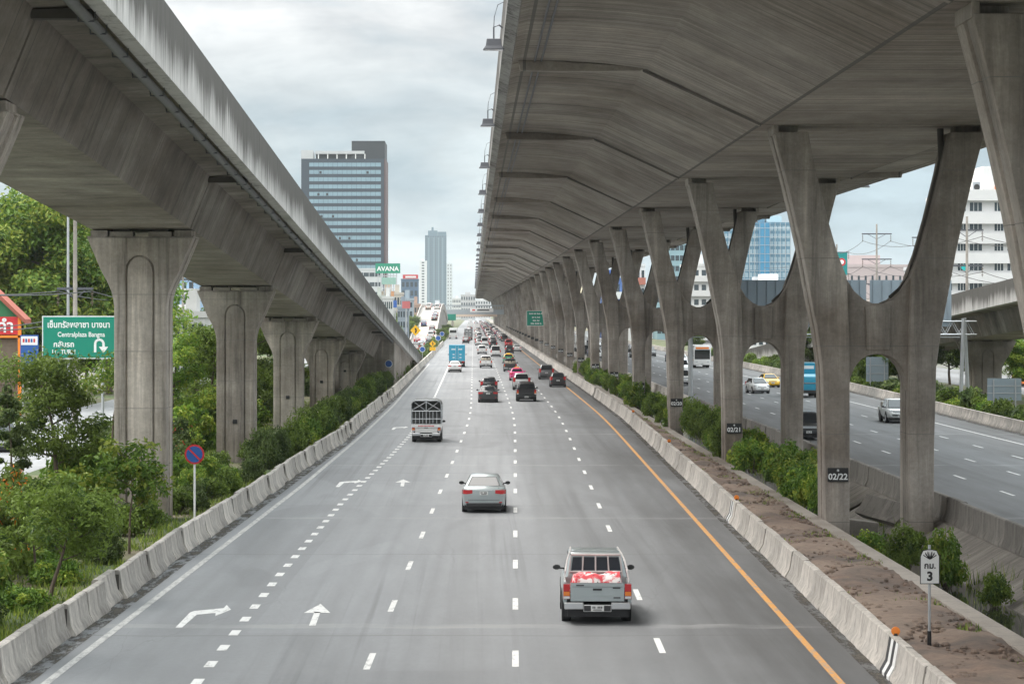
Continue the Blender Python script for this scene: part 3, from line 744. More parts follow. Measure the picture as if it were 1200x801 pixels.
def greenhouse(parts, gh, mat, sidecut=(.5,), rear=True, crown=.045):
    yr, yf, bw, zb, tr, tf, tw, zt = gh
    def ring(y0, y1, w, z, c): return [(-w+c,y0,z),(w-c,y0,z),(w,y0+c,z),(w,y1-c,z),(w-c,y1,z),(-w+c,y1,z),(-w,y1-c,z),(-w,y0+c,z)]
    m = MB().loft([ring(yr,yf,bw,zb-.06,.10), ring(yr+.01,yf-.02,bw,zb,.10), ring(tr,tf,tw,zt-.02,.09), ring(tr+.07,tf-.09,tw-.07,zt+crown*.5,.1), ring(tr+.3,tf-.3,tw-.25,zt+crown,.15)], mat)
    z0 = zb; z1 = zt-.02
    if rear: panel(m, (-bw+.1,yr,z0),(bw-.1,yr,z0),(tw-.09,tr,z1),(-tw+.09,tr,z1), .0,1.0,.04,.95,.006, M['black'])
    panel(m, (bw-.1,yf,z0),(-bw+.1,yf,z0),(-tw+.09,tf,z1),(tw-.09,tf,z1), .0,1.0,.0,.97,.006, M['black'])
    for sq in (1, -1):
        A, B, C, D = (sq*bw,yr+.1,z0), (sq*bw,yf-.1,z0), (sq*tw,tf-.09,z1), (sq*tw,tr+.09,z1)
        if sq > 0: panel(m, A, B, C, D, .01,.99,.04,.93,.006, M['black'])
        else: panel(m, B, A, D, C, .01,.99,.04,.93,.006, M['black'])
    parts.append(('cabin', m, None, 0, 40))
    g = MB(); panel(g, (-bw+.1,yr,z0),(bw-.1,yr,z0),(tw-.09,tr,z1),(-tw+.09,tr,z1), .03,.97,.10,.90,.012, M['glass'])
    if rear: parts.append(('rear_window', g, None, 0, None))
    g = MB(); panel(g, (bw-.1,yf,z0),(-bw+.1,yf,z0),(-tw+.09,tf,z1),(tw-.09,tf,z1), .03,.97,.06,.92,.012, M['glass'])
    parts.append(('windshield', g, None, 0, None))
    cuts = [0.02] + list(sidecut) + [.98]
    for s in (1, -1):
        for a, b in zip(cuts, cuts[1:]):
            g = MB(); A, B = (s*bw,yr+.1,z0), (s*bw,yf-.1,z0); C, D = (s*tw,tf-.09,z1), (s*tw,tr+.09,z1)
            if s > 0: panel(g, A, B, C, D, a+.02, b-.02, .08, .88, .012, M['glass'])
            else: panel(g, B, A, D, C, 1-b+.02, 1-a-.02, .08, .88, .012, M['glass'])
            parts.append(('side_window', g, None, 0, None))
def wheels(parts, W, ys, r, wd=.21):
    for y in ys:
        for s in (-1, 1):
            m = MB(); x1 = s*(W/2+.006); x0 = x1-s*wd
            rr = [(x0,.86*r),(x0,.95*r),(x0+s*.03,r),(x1-s*.03,r),(x1,.94*r),(x1,.86*r)]
            m.loft([[(x, y+q*math.cos(a), r+q*math.sin(a)) for a in [2*math.pi*k/18 for k in range(18)]] for x, q in rr], M['tyre'])
            parts.append(('wheel', m, None, 0, 40))
            parts.append(('rim', MB().disc((x1-s*.012, y, r), .62*r, M['rim'], 'x', 14, .03), len(parts)-1, 0, None))
def mirror(parts, W, y, z, mat, out=.13):
    for s in (-1, 1):
        m = MB(); cx = s*(W/2+out*.55)
        m.loft([[(cx+q*.10*math.cos(a)*1.1, y+dy, z+q*.075*math.sin(a)) for a in [2*math.pi*k/10 for k in range(10)]] for dy, q in ((-.02,.85),(.02,1.0),(.08,.8),(.12,.35))], mat)
        m.box(min(cx, s*(W/2-.10)), max(cx, s*(W/2-.10)), y, y+.05, z-.05, z-.01, M['black'])
        parts.append(('mirror', m, None, 0, 50))
def plate(parts, y0, z, w=.34, h=.15, x=0, face=-1):
    m = MB().box(x-w/2,x+w/2,min(y0,y0+face*.02),max(y0,y0+face*.02),z-h/2,z+h/2,M['plate'])
    for k in range(6):
        if k == 2: continue
        m.box(x-w*.38+k*w*.13, x-w*.38+k*w*.13+w*.085, y0+face*.026-.002, y0+face*.026+.002, z-.005, z+h*.32, M['plateink'])
    m.box(x-w*.32,x+w*.32,y0+face*.026-.002,y0+face*.026+.002,z-h*.34,z-h*.2,M['plateink'])
    parts.append(('number_plate', m, None, 0, None))
def car(style, c, roof=None, taxi=False):
    s = STY[style]; W, L = s['W'], s['L']; parts = []; mat = P(c); rmat = P(roof) if roof else mat
    b = MB().loft(body_rings(s['st'], W), mat)
    for y in s['wh'][:2]:
        for sg in (-1, 1): b.disc((sg*(W/2-.10), y, s['wh'][2]+.02), s['wh'][2]+.07, M['black'], 'x', 18, .213)
    b.box(-W*.44,W*.44,.12,L-.35,.13,.35,M['black'])  # black underbody, set low to deepen the shadow under the car
    b.box(-W*.36,W*.36,-.006,.02,s['bump']+.1,s['bump']+.112,M['black'])          # bumper shut line
    b.box(-W*.44,W*.44,.045,.06,s['st'][0][3]-.03+.02,s['st'][0][3]+.005,M['black'])
    if style == 'sedan':
        b.box(-.66,.66,.028,.05,.635,.650,M['black']); b.box(-W*.40,W*.40,.60,.63,1.058,1.066,M['black'])
        for sg in (-1, 1): b.box(sg*.60-.006,sg*.60+.006,.035,.5,.66,1.03,M['black'])
    for sg in (-1, 1):
        for yd in (s['gh'][0]+.55, (s['gh'][0]+s['gh'][1])*.53): b.box(sg*(W/2+.004)-.006,sg*(W/2+.004)+.006,yd,yd+.012,.32,s['belt']-.12,M['black'])
    parts.append(('body', b, None, 0, 42))
    greenhouse(parts, s['gh'], rmat, (.38,.68) if style in ('van',) else (.45,))
    x0, x1, z0, z1, yo = s['tl']
    for sg in (-1, 1):
        m = MB(); st = s['st']; hh = W/2
        path = [(x0, -.018), (st[0][1]*hh*.97, -.015)] + [(st[q][1]*hh+.014, st[q][0]+.012) for q in (1, 2)]
        m.loft([[(sg*px, py, z0+.03*(q == 0)), (sg*px, py, z1), (sg*(px-.05*(q > 1)), py+.09, z1), (sg*(px-.05*(q > 1)), py+.09, z0+.03*(q == 0))] for q, (px, py) in enumerate(path)], M['redlamp'])
        parts.append(('tail_light', m, None, 0, None))
        m = MB().box(min(sg*.55,sg*.78),max(sg*.55,sg*.78),L-.33,L-.075-.12*(style=='sedan'),.62+.06*(style!='sedan'),.76+.08*(style!='sedan'),M['clearlamp'])
        parts.append(('headlight', m, None, .02, None))
        m = MB().box(min(sg*.62,sg*.74),max(sg*.62,sg*.74),-.0,.05,.41,.45,M['redlamp']); parts.append(('reflector', m, None, 0, None))
    m = MB().box(-W*.40,W*.40,-.02,.16,s['bump']-.17,s['bump']-.02,M['blacktrim']); parts.append(('bumper', m, None, .02, None))
    m = MB().box(-.5,.5,L-.10,L-.005,.42,.58,M['blacktrim']).box(-.42,.42,L-.12,L-.02,.60,.70,M['blacktrim']); parts.append(('grille', m, None, .02, None))
    plate(parts, -.012, s['pl']); plate(parts, L+.004, .50, face=1)
    mirror(parts, W, s['gh'][1]-.62, s['belt']+.07, M['blacktrim'] if c in ('silver','black') else mat)
    wheels(parts, W, s['wh'][:2], s['wh'][2])
    if style == 'sedan': parts.append(('trim_strip', MB().box(-.34,.34,-.015,.02,.90,.925,M['chrome']), None, 0, None))
    if taxi:
        m = MB().box(-.28,.28,2.0,2.16,s['gh'][7]+.03,s['gh'][7]+.17,P('yellow')); parts.append(('roof_sign', m, None, .02, None))
    return parts, L
def pickup(c, kind='plain'):
    W, L = 1.80, 5.1; parts = []; mat = P(c)
    st = [(1.62,.985,.42,1.10),(2.2,1,.36,1.12),(3.6,1,.34,1.10),(4.6,.985,.34,1.02),(4.95,.9,.38,.9),(5.1,.78,.46,.74)]
    b = MB().loft(body_rings(st, W), mat)
    b.box(-W*.43,W*.43,.1,L-.3,.19,.5,M['black'])  # underbody dropped lower so the shade beneath gets darker
    for sg in (-1, 1): b.disc((sg*(W/2-.10), 3.95, .40), .46, M['black'], 'x', 18, .21)
    parts.append(('body', b, None, 0, 42))
    bd = MB()
    for sg in (-1, 1):                                   # bed sides with a rounded top rail
        x1 = sg*W/2; pr = [(x1*.955,.50),(x1*.995,.62),(x1,.85),(x1*.985,1.03),(x1*.965,1.09),(x1*.90,1.09),(x1*.885,1.05),(x1*.885,.62),(x1*.90,.5)]
        bd.prism(pr if sg > 0 else list(reversed(pr)), .03, 1.60, mat)
        bd.disc((sg*(W/2-.10), 1.05, .40), .46, M['black'], 'x', 18, .22)
    bd.box(-W*.44,W*.44,.05,1.62,.60,.66,M['black']); bd.box(-W*.44,W*.44,1.54,1.615,.62,1.08,mat)
    parts.append(('bed', bd, None, 0, 42))
    t = MB().box(-.70,.70,-.02,.05,.60,1.07,mat); t.box(-.66,.66,-.028,-.018,.97,.985,M['black']); t.box(-.12,.12,-.035,-.02,.88,.94,M['black']); t.box(-.68,.68,-.026,-.018,.74,.748,M['black']); t.box(-.70,.70,-.024,.055,1.066,1.076,M['black'])
    parts.append(('tailgate', t, None, .018, None))
    for sg in (-1, 1):
        m = MB(); a, e = sg*.715, sg*.885
        for z0, z1, mm in ((.86,1.05,M['redlamp']),(.74,.86,M['amberlamp']),(.66,.74,M['clearlamp'])): m.box(min(a,e),max(a,e),-.03,.10,z0+.002,z1-.002,mm)
        parts.append(('tail_light', m, None, .006, None))
        m = MB().box(min(sg*.52,sg*.80),max(sg*.52,sg*.80),L-.35,L-.09,.80,.97,M['clearlamp']); parts.append(('headlight', m, None, .02, None))
        m = MB().box(min(sg*.60,sg*.85),max(sg*.60,sg*.85),.42,.45,.14,.52,M['black']); parts.append(('mudflap', m, None, 0, None))
    bmp = MB().box(-.86,-.36,-.14,.06,.40,.58,M['chrome'] if c != 'black' else M['blacktrim']); bmp.box(.36,.86,-.14,.06,.40,.58,M['chrome'] if c != 'black' else M['blacktrim'])
    bmp.box(-.37,.37,-.10,.06,.33,.52,M['blacktrim']); parts.append(('bumper', bmp, None, .025, None))
    m = MB().box(-.6,.6,L-.10,L-.0,.50,.66,M['blacktrim']).box(-.5,.5,L-.14,L-.02,.74,.92,M['chrome']); parts.append(('grille', m, None, .02, None))
    plate(parts, -.105, .43, .34, .15); plate(parts, L+.002, .52, face=1)
    greenhouse(parts, (1.66,4.02,.83,1.09, 1.80,3.30,.70,1.70), mat, (.46,), rear=(kind != 'rack'))
    mirror(parts, W, 3.42, 1.17, M['blacktrim'], .2)
    wheels(parts, W, (1.05,3.95), .37, .24)
    tb = lambda *a, r=.022, mat=mat: MB().tube(list(a), r, mat, 6)
    if kind == 'rack':                                   # cage of bars behind the cab and rails along the bed
        g = MB()
        for k in range(4):
            a, b2 = (-.68+.345*k, -.68+.345*k+.315); tz = 1.60
            sl = lambda z: .0 + (z-1.24)*.10
            g.add([(a+(.03 if k == 0 else 0),1.63,1.24),(b2-(.03 if k == 3 else 0)*0,1.63,1.24),(b2-(.05 if k == 3 else 0),1.70,tz),(a+(.08 if k == 0 else 0),1.70,tz)], [(0,1,2,3)], M['darkglass'])
        parts.append(('rear_window', g, None, 0, None))
        r = MB()
        r.loft([[(-.66,1.632,1.18),(.66,1.632,1.18),(.66,1.66,1.24),(-.66,1.66,1.24)],[(-.66,1.68,1.18),(.66,1.68,1.18),(.66,1.70,1.24),(-.66,1.70,1.24)]], mat)
        for x in (-.70,-.35,0,.35,.70): r.tube([(x*1.02,1.58,1.1),(x,1.58,1.26),(x*.93,1.64,1.66)], .022, M['palebar'], 6)
        r.tube([(-.70,1.58,1.22),(.70,1.58,1.22)], .032, M['palebar']); r.tube([(-.66,1.64,1.67),(.66,1.64,1.67)], .036, M['palebar'])
        for sg in (-1, 1):
            r.tube([(sg*.84,.70,1.08),(sg*.82,.78,1.30),(sg*.76,1.3,1.56),(sg*.70,1.74,1.68),(sg*.66,2.2,1.73),(sg*.64,3.1,1.74)], .024, M['palebar'], 6)
            r.tube([(sg*.85,1.15,1.08),(sg*.77,1.2,1.52)], .018, M['chrome'])
            r.tube([(sg*.84,.8,1.30),(sg*.80,1.6,1.34)], .018, M['chrome'])
        r.tube([(-.64,1.80,1.745),(.64,1.80,1.745)], .022, mat)
        parts.append(('rack', r, None, 0, 50))
        bad = MB().box(.40,.60,-.032,-.022,.93,.965,M['plateink']).box(.42,.60,-.032,-.022,.68,.71,M['plateink']).box(-.55,-.35,-.032,-.022,1.0,1.03,M['plateink'])
        parts.append(('badge', bad, None, 0, None))
    if kind == 'stake':                                  # tall arched stake cage over the bed
        r = MB(); ht = 2.62; wd = .93
        arc = [(-wd,1.1),(-wd,2.30),(-wd*.93,2.50),(-wd*.72,2.60),(0,2.64),(wd*.72,2.60),(wd*.93,2.50),(wd,2.30),(wd,1.1)]
        for y in (-.05,.8,1.65,2.5): r.tube([(x,y,z) for x, z in arc], .032, M['steel'], 6)
        for zz in (1.30,1.62,1.94,2.26):
            for sg in (-1,1): r.tube([(sg*wd,-.05,zz),(sg*wd,2.5,zz)], .026, M['steel'])
        for x in (-wd*.5,0,wd*.5): r.tube([(x,-.05,2.62),(x,2.5,2.62)], .02, M['steel'])
        r.tube([(-wd,-.06,1.94),(wd,-.06,1.94)], .028, M['steel']); r.tube([(-wd,-.06,1.45),(wd,-.06,1.45)], .024, M['steel'])
        r.tube([(0,-.06,1.1),(0,-.06,2.62)], .03, M['steel'])
        for sg in (-1,1):
            r.tube([(sg*.02,-.06,2.50),(sg*wd*.95,-.06,2.0)], .026, M['steel']); r.tube([(sg*.06,-.06,1.98),(sg*wd*.8,-.06,2.5)], .02, M['steel'])
            for x in (.22,.42,.66): r.tube([(sg*x,-.06,1.1),(sg*x,-.06,1.94)], .022, M['steel'])
        parts.append(('stake_cage', r, None, 0, 50))
        tp = MB(); o2 = [(x*1.02, z+.03) for x, z in arc[1:-1]]; i2 = [(x*.97, z-.0) for x, z in arc[1:-1]]
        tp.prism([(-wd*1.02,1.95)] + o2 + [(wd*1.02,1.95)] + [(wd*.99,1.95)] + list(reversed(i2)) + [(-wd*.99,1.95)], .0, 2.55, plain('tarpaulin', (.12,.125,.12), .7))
        tp.box(-.9,.9,1.40,1.46,1.1,2.52,plain('tarpaulin', (.12,.125,.12), .7)); parts.append(('tarpaulin', tp, None, 0, 40))  # tarp roof, plus a dark panel painted for the shade inside the cage
        bd2 = MB().box(-.93,.93,-.09,-.03,.93,1.12,M['white'])
        for k in range(12): bd2.box(-.50+.085*k,-.50+.085*k+.06,-.094,-.091,.985,1.05,M['signred'])
        parts.append(('tail_board', bd2, None, 0, None))
    if kind == 'canopy':
        m = MB().loft([[(-.84,.03,1.1),(.84,.03,1.1),(.84,1.62,1.1),(-.84,1.62,1.1)],[(-.70,.15,1.66),(.70,.15,1.66),(.70,1.66,1.70),(-.70,1.66,1.70)]], mat)
        parts.append(('canopy', m, None, .05, 40))
        g = MB(); panel(g, (-.84,.03,1.1),(.84,.03,1.1),(.70,.15,1.66),(-.70,.15,1.66), .1,.9,.15,.88,.015, M['glass']); parts.append(('canopy_window', g, None, 0, None))
    if kind == 'load':
        m = MB(); rnd = random.Random(4)
        for k in range(16):
            x, y, z = rnd.uniform(-.62,.62), rnd.uniform(.2,1.3), rnd.uniform(.95,1.35); q = rnd.uniform(.14,.28)
            m.box(x-q,x+q,y-q,y+q,z-q*.6,z+q*.6, P('beige') if k % 3 else P('bronze'))
        parts.append(('cargo', m, None, .05, None))
    return parts, L
def boxtruck(c, cab, bus=False):
    L, W, H = (7.2, 2.36, 3.25) if not bus else (11.0, 2.5, 3.25); parts = []; mat, cm = P(c), P(cab)
    ch = MB().box(-.45,.45,.2,L-.6,.55,.85,M['black']).box(-1.0,1.0,.0,.16,.45,.62,M['black'])
    if bus:
        b = MB().loft([[(-W/2,y,z) if 0 else (x,y,z) for x, z in ((-W/2,.42),(W/2,.42),(W/2,2.9),(W/2-.18,H),(-W/2+.18,H),(-W/2,2.9))] for y in (0,.15,L-.25,L)], mat)
        b.box(-W/2-.01,W/2+.01,.3,L-.3,1.05,1.3,P('orange')); parts.append(('body', b, None, .05, 40))
        parts.append(('windshield', MB().box(-W/2+.14,W/2-.14,L-.03,L+.02,1.25,2.65,M['glass']), None, .03, None))
        parts.append(('destination_board', MB().box(-W/2+.3,W/2-.3,L-.03,L+.025,2.72,3.02,P('orange')), None, .02, None))
        parts.append(('rear_window', MB().box(-W/2+.25,W/2-.25,-.02,.03,1.8,2.65,M['glass']), None, .03, None))
        for s in (-1, 1):
            for k in range(6): parts.append(('side_window', MB().box(min(s*(W/2-.03),s*(W/2+.012)),max(s*(W/2-.03),s*(W/2+.012)),.8+1.6*k,2.25+1.6*k,1.6,2.6,M['glass']), None, 0, None))
        yw = (2.6, 8.4)
    else:
        parts.append(('chassis', ch, None, .01, None))
        b = MB().box(-W/2,W/2,0,5.3,.92,H,mat); b.box(-W/2-.012,W/2+.012,-.012,.05,.88,.98,M['steel'])
        parts.append(('cargo_box', b, None, .02, None)); bi = len(parts)-1
        for s in (-1, 1):
            d = MB().box(min(s*.015,s*(W/2-.06)),max(s*.015,s*(W/2-.06)),-.03,.0,1.02,H-.08,mat)
            d.box(min(s*.16,s*.20),max(s*.16,s*.20),-.05,-.028,1.05,H-.12,M['steel'])
            for zz, hh in ((2.62,.20),(1.86,.13),(1.42,.13)):
                n2 = 4 if hh > .15 else 1
                for k in range(n2):
                    xa = s*.5 + (-.30+.15*k if n2 > 1 else -.14); d.box(xa,xa+(.11 if n2 > 1 else .30),-.036,-.03,zz-hh/2,zz+hh/2*(1 if k % 2 else .7),M['white'])
            parts.append(('rear_door', d, bi, 0, None))
        d = MB().box(-.7,.7,5.3,5.32,2.7,3.0,M['white']); parts.append(('logo_panel', d, bi, 0, None))
        cb = MB().loft([[(x,y,z) for x, z in ((-1.02,.55),(1.02,.55),(1.06,1.3),(.94,2.25),(-.94,2.25),(-1.06,1.3))] for y in (5.45,6.6)] + [[(x,7.15,z) for x, z in ((-1.0,.5),(1.0,.5),(1.03,1.25),(.86,2.0),(-.86,2.0),(-1.03,1.25))]], cm)
        parts.append(('cab', cb, None, .05, 40))
        g = MB(); panel(g, (1.0,7.17,1.28),(-1.0,7.17,1.28),(-.86,6.9,2.12),(.86,6.9,2.12), .05,.95,.05,.95,.03, M['glass'], .1); parts.append(('windshield', g, None, 0, None))
        for s in (-1, 1): parts.append(('side_window', MB().box(min(s*.98,s*1.05),max(s*.98,s*1.05),6.0,6.75,1.35,2.0,M['glass']), None, 0, None))
        parts.append(('bumper', MB().box(-1.05,1.05,6.95,7.3,.42,.72,M['blacktrim']), None, .03, None)); yw = (1.5, 6.0)
    for s in (-1, 1):
        parts.append(('tail_light', MB().box(min(s*.72,s*1.05),max(s*.72,s*1.05),-.035,.02,.66,.82,M['redlamp']), None, .006, None))
        parts.append(('headlight', MB().box(min(s*.66,s*.98),max(s*.66,s*.98),L-.02,L+.03,.78,.98,M['clearlamp']), None, .02, None))
        parts.append(('mudflap', MB().box(min(s*.7,s*1.12),max(s*.7,s*1.12),.7,.73,.2,.9,M['black']), None, 0, None))
    plate(parts, -.03, .6); plate(parts, L+.04, .62, face=1)
    mirror(parts, W, yw[1]+.7 if not bus else L-.2, 1.75, M['blacktrim'], .25)
    wheels(parts, W-.06, yw, .42, .5)
    return parts, L
_models = {}
def model(key):
    if key in _models: return _models[key]
    kind, c = key[0], key[1]
    if kind == 'pickup': parts, L = pickup(c, key[2] if len(key) > 2 else 'plain')
    elif kind == 'box': parts, L = boxtruck(c, key[2])
    elif kind == 'bus': parts, L = boxtruck(c, c, True)
    else: parts, L = car(kind, c, key[2] if len(key) > 2 else None, len(key) > 3)
    meshes = [(n, mb.mesh(n, bev, sm), pi) for n, mb, pi, bev, sm in parts]
    j = MB()
    for n, mb, *_ in parts: j.merge(mb)
    _models[key] = (meshes, j, L, {}); return _models[key]
def spawn(key, x, y, label, cat, group=None, rz=0.0, z=.012, detail=True, name=None, front=False):
    meshes, j, L, cache = model(key)
    name = name or {'sedan':'sedan_car','hatch':'hatchback_car','suv':'sport_utility_vehicle','van':'van','pickup':'pickup_truck','box':'box_truck','bus':'bus'}[key[0]]
    if front: rz += math.pi; y += L
    if not detail:
        if 'low' not in cache: cache['low'] = j.mesh(name, smooth=40)
        o = bpy.data.objects.new(name, cache['low']); col.objects.link(o); o.location = (x, y, z); o.rotation_euler = (0,0,rz)
        return tag(o, label, cat, group)
    r = empty(name, (x, y, z), rz, label, cat, group); made = []
    for n, me, pi in meshes:
        o = bpy.data.objects.new(n, me); col.objects.link(o); o.parent = r if pi is None else made[pi]; made.append(o)
    return r
def at_px(key, px, py, label, cat, group=None, rz=None, front=False, **kw):
    x, y = ground(px, py)
    if rz is None: rz = -.0152 if y < 205 and not front else 0
    return spawn(key, x, y, label, cat, group, rz, front=front, **kw)

pk = at_px(('pickup','silver','rack'), 700, 731.5, 'silver pickup truck nearest of all, with a cage rack and red and white load', 'pickup truck')
at_px(('sedan','silver'), 567, 601, 'silver sedan alone in its lane ahead of the silver pickup', 'car')
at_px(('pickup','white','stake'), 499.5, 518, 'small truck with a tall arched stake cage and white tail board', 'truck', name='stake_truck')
at_px(('sedan','charcoal'), 572, 471.5, 'dark sedan with bright red tail lights, nearest in the second lane queue', 'car')
at_px(('hatch','black'), 573, 460, 'dark hatchback directly ahead of the dark sedan with bright tail lights', 'car')
at_px(('pickup','black','canopy'), 617, 470.5, 'black pickup with canopy, nearest in the middle lane queue', 'pickup truck')
at_px(('suv','palesilver'), 611.5, 457, 'pale silver car peeping out ahead of the black pickup', 'car')
at_px(('sedan','pink','pink',1), 606, 446, 'bright pink taxi between the silver car and a grey pickup', 'taxi')
at_px(('pickup','charcoal','load'), 598, 435.5, 'dark grey loaded pickup between the pink taxi and the green-yellow taxi', 'pickup truck')
at_px(('sedan','green','yellow',1), 596, 425.5, 'taxi with green body and yellow roof', 'taxi')
at_px(('hatch','charcoal'), 654, 453.5, 'dark hatchback beside the orange line, nearest in the right lane', 'car')
at_px(('suv','grey'), 640.5, 444.5, 'grey SUV just ahead of the dark hatchback in the right lane', 'car')
at_px(('pickup','white','load'), 569.5, 431, 'white pickup carrying sacks behind a white box van', 'pickup truck')
at_px(('van','white'), 581, 418, 'tall white van right of the white pickups', 'van')
at_px(('pickup','white','canopy'), 565, 415, 'white pickup with canopy in front of the one carrying sacks', 'pickup truck')
at_px(('hatch','black','black'), 597, 414, 'black hatchback ahead of the green and yellow taxi', 'car')
at_px(('suv','red'), 596, 406.5, 'red car ahead of the black hatchback', 'car')
at_px(('sedan','white'), 606, 412, 'white sedan alone in the right lane beside the black hatchback', 'car')
at_px(('sedan','white'), 533, 436, 'white sedan directly behind the bright blue box truck', 'car')
at_px(('box','aqua','white'), 535.5, 430, 'bright blue box truck with white markings on its rear doors', 'truck')
at_px(('box','grey','grey'), 549, 398.5, 'grey truck up ahead of the blue box truck', 'truck')
at_px(('bus','white'), 531, 397, 'white and orange bus beyond the blue box truck at the left edge', 'bus')
at_px(('van','white'), 568, 405, 'white minivan ahead of the white pickup with canopy', 'van')
at_px(('suv','black'), 578, 408, 'black SUV half hidden ahead of the tall white van', 'car')
# opposite carriageway, coming towards the camera
at_px(('hatch','white'), 887.5, 461, 'white hatchback coming towards the camera through the second open arch', 'car', front=True, rz=.12)
at_px(('sedan','yellow'), 901, 454, 'bright yellow taxi behind the white oncoming hatchback', 'taxi', front=True, rz=.1)
at_px(('box','aqua','aqua'), 948, 466, 'light blue box truck coming on between two pier legs', 'truck', front=True)
at_px(('pickup','charcoal'), 951, 516, 'dark grey oncoming pickup partly hidden by the pier plated 02/22', 'pickup truck', front=True, rz=-.03)
at_px(('pickup','palesilver','load'), 1055, 496, 'silver loaded pickup driving through the largest arch', 'pickup truck', front=True)
at_px(('bus','white'), 823, 431, 'white bus with orange board coming on behind the grey gantry post', 'bus', front=True)
at_px(('pickup','white','canopy'), 801, 452, 'white oncoming pickup beside the grey gantry post', 'pickup truck', front=True)
at_px(('suv','white'), 801, 437, 'white SUV behind the white oncoming pickup', 'car', front=True)
at_px(('suv','black'), 862, 441, 'black car at the edge of the second open arch, oncoming', 'car', front=True)
# side street at far left, outer street at far right
at_px(('suv','palesilver'), 4, 530, 'silver SUV on the side street at the left picture border', 'car', rz=.2)
at_px(('hatch','grey'), 150, 450, 'grey hatchback glimpsed behind the trees on the side street', 'car')
spawn(('sedan','white'), 56.5, 272, 'white sedan glimpsed under the right ramp', 'car', rz=math.pi)
spawn(('van','orange'), 60, 300, 'orange van glimpsed under the right ramp behind a white sedan', 'van', rz=math.pi)
# red and white bundle lying in the pickup bed
def bundle():
    t = NT('printed_sheet'); p = t.local()
    n1 = t.noise(p, (4.5,4.5,4.5), 3, .6, .8); n2 = t.noise(p, (9,9,9), 3, .6, off=(4,1,0))
    c = t.mix((.80,.74,.73), (.66,.03,.05), t.ramp(n1, [(.44,0),(.56,.95)])); c = t.mix(c, (.05,.03,.05), t.ramp(n2, [(.66,0),(.70,.9)]))
    mt = t.out(c, .6); m = MB(); nx, ny = 22, 16; vs = []
    for i in range(ny):
        for j in range(nx):
            x = -.74+1.48*j/(nx-1); y = .08+1.42*i/(ny-1); e = min(1, min(j, nx-1-j)/2.0, min(i+.6, ny-1-i+.6)/2.0)
            vs.append((x, y, .70+e*(.48+.10*math.sin(i*.5)+.10*noise.noise((x*3,y*3,1))+.06*noise.noise((x*8,y*8,2)))))
    m.add(vs, [(i*nx+j,i*nx+j+1,(i+1)*nx+j+1,(i+1)*nx+j) for i in range(ny-1) for j in range(nx-1)], mt)
    m.box(-.74,.74,.08,1.5,.662,.70,mt)
    o = m.build('tarpaulin_bundle', smooth=60); o.location = pk.location; o.rotation_euler = pk.rotation_euler
    tag(o, 'crumpled red and white printed sheet over the load in the silver pickup bed', 'tarpaulin')
bundle()
# queue farther down the road
rnd = random.Random(21)
kinds = [('sedan','white'),('sedan','black'),('suv','charcoal'),('hatch','black'),('sedan','white'),('sedan','black'),('suv','white'),('hatch','palesilver'),('pickup','white'),('suv','charcoal'),('sedan','grey'),('van','white'),('hatch','white'),('sedan','charcoal'),('pickup','charcoal','canopy'),('sedan','bronze'),('suv','black'),('sedan','red'),('box','white','white'),('sedan','pink','pink',1),('hatch','darkblue')]
words = {'sedan':'sedan','suv':'SUV','hatch':'hatchback','pickup':'pickup','van':'van','box':'box truck','bus':'bus'}
cn = {'palesilver':'silver','charcoal':'dark grey','darkblue':'dark blue','bronze':'brownish'}
for lane, (xl, y0) in enumerate(((-1.95, 700), (1.5, 655), (4.95, 690), (8.35, 740))):
    y = y0
    while y < 1900:
        k = kinds[rnd.randrange(len(kinds))]
        if k[0] == 'box' and lane > 1: k = ('suv','white')
        c = cn.get(k[1], k[1])
        spawn(k, xl+rnd.uniform(-.35,.35), y, 'tiny %s %s in the distant queue on the main road' % (c, words[k[0]]), 'truck' if k[0] == 'box' else 'pickup truck' if k[0] == 'pickup' else 'van' if k[0] == 'van' else 'car', 'vehicles in the distant queue', detail=False)
        y += rnd.uniform(10, 24) if lane else rnd.uniform(18, 60)
for y in list(range(470, 735, 17)) + list(range(752, 940, 12)):      # collector road and flyover
    for xl in (-11.9, -14.8):
        if rnd.random() < .58: continue
        k = kinds[rnd.randrange(len(kinds))]; yy = y+rnd.uniform(-3,3)
        o = spawn(k, xl+rnd.uniform(-.2,.2), yy, 'tiny %s %s queueing on the collector road or flyover' % (cn.get(k[1],k[1]), words[k[0]]), 'truck' if k[0] == 'box' else 'pickup truck' if k[0] == 'pickup' else 'van' if k[0] == 'van' else 'car', 'vehicles on the collector road', detail=False, z=max(.012, flyz(yy)+.02))
        o.rotation_euler.x = math.atan2(flyz(yy+3)-flyz(yy-1), 4) if yy > 742 else 0
for y in range(420, 1000, 26):
    for xl in (21.8, 25.6, 28.9, 32.1):
        if rnd.random() < .45: continue
        k = kinds[rnd.randrange(len(kinds))]
        spawn(k, xl+rnd.uniform(-.3,.3), y+rnd.uniform(-9,9)+7, 'tiny oncoming %s %s glimpsed between the piers' % (cn.get(k[1],k[1]), words[k[0]]), 'truck' if k[0] == 'box' else 'pickup truck' if k[0] == 'pickup' else 'van' if k[0] == 'van' else 'car', 'oncoming vehicles glimpsed between the piers', rz=math.pi, detail=False)

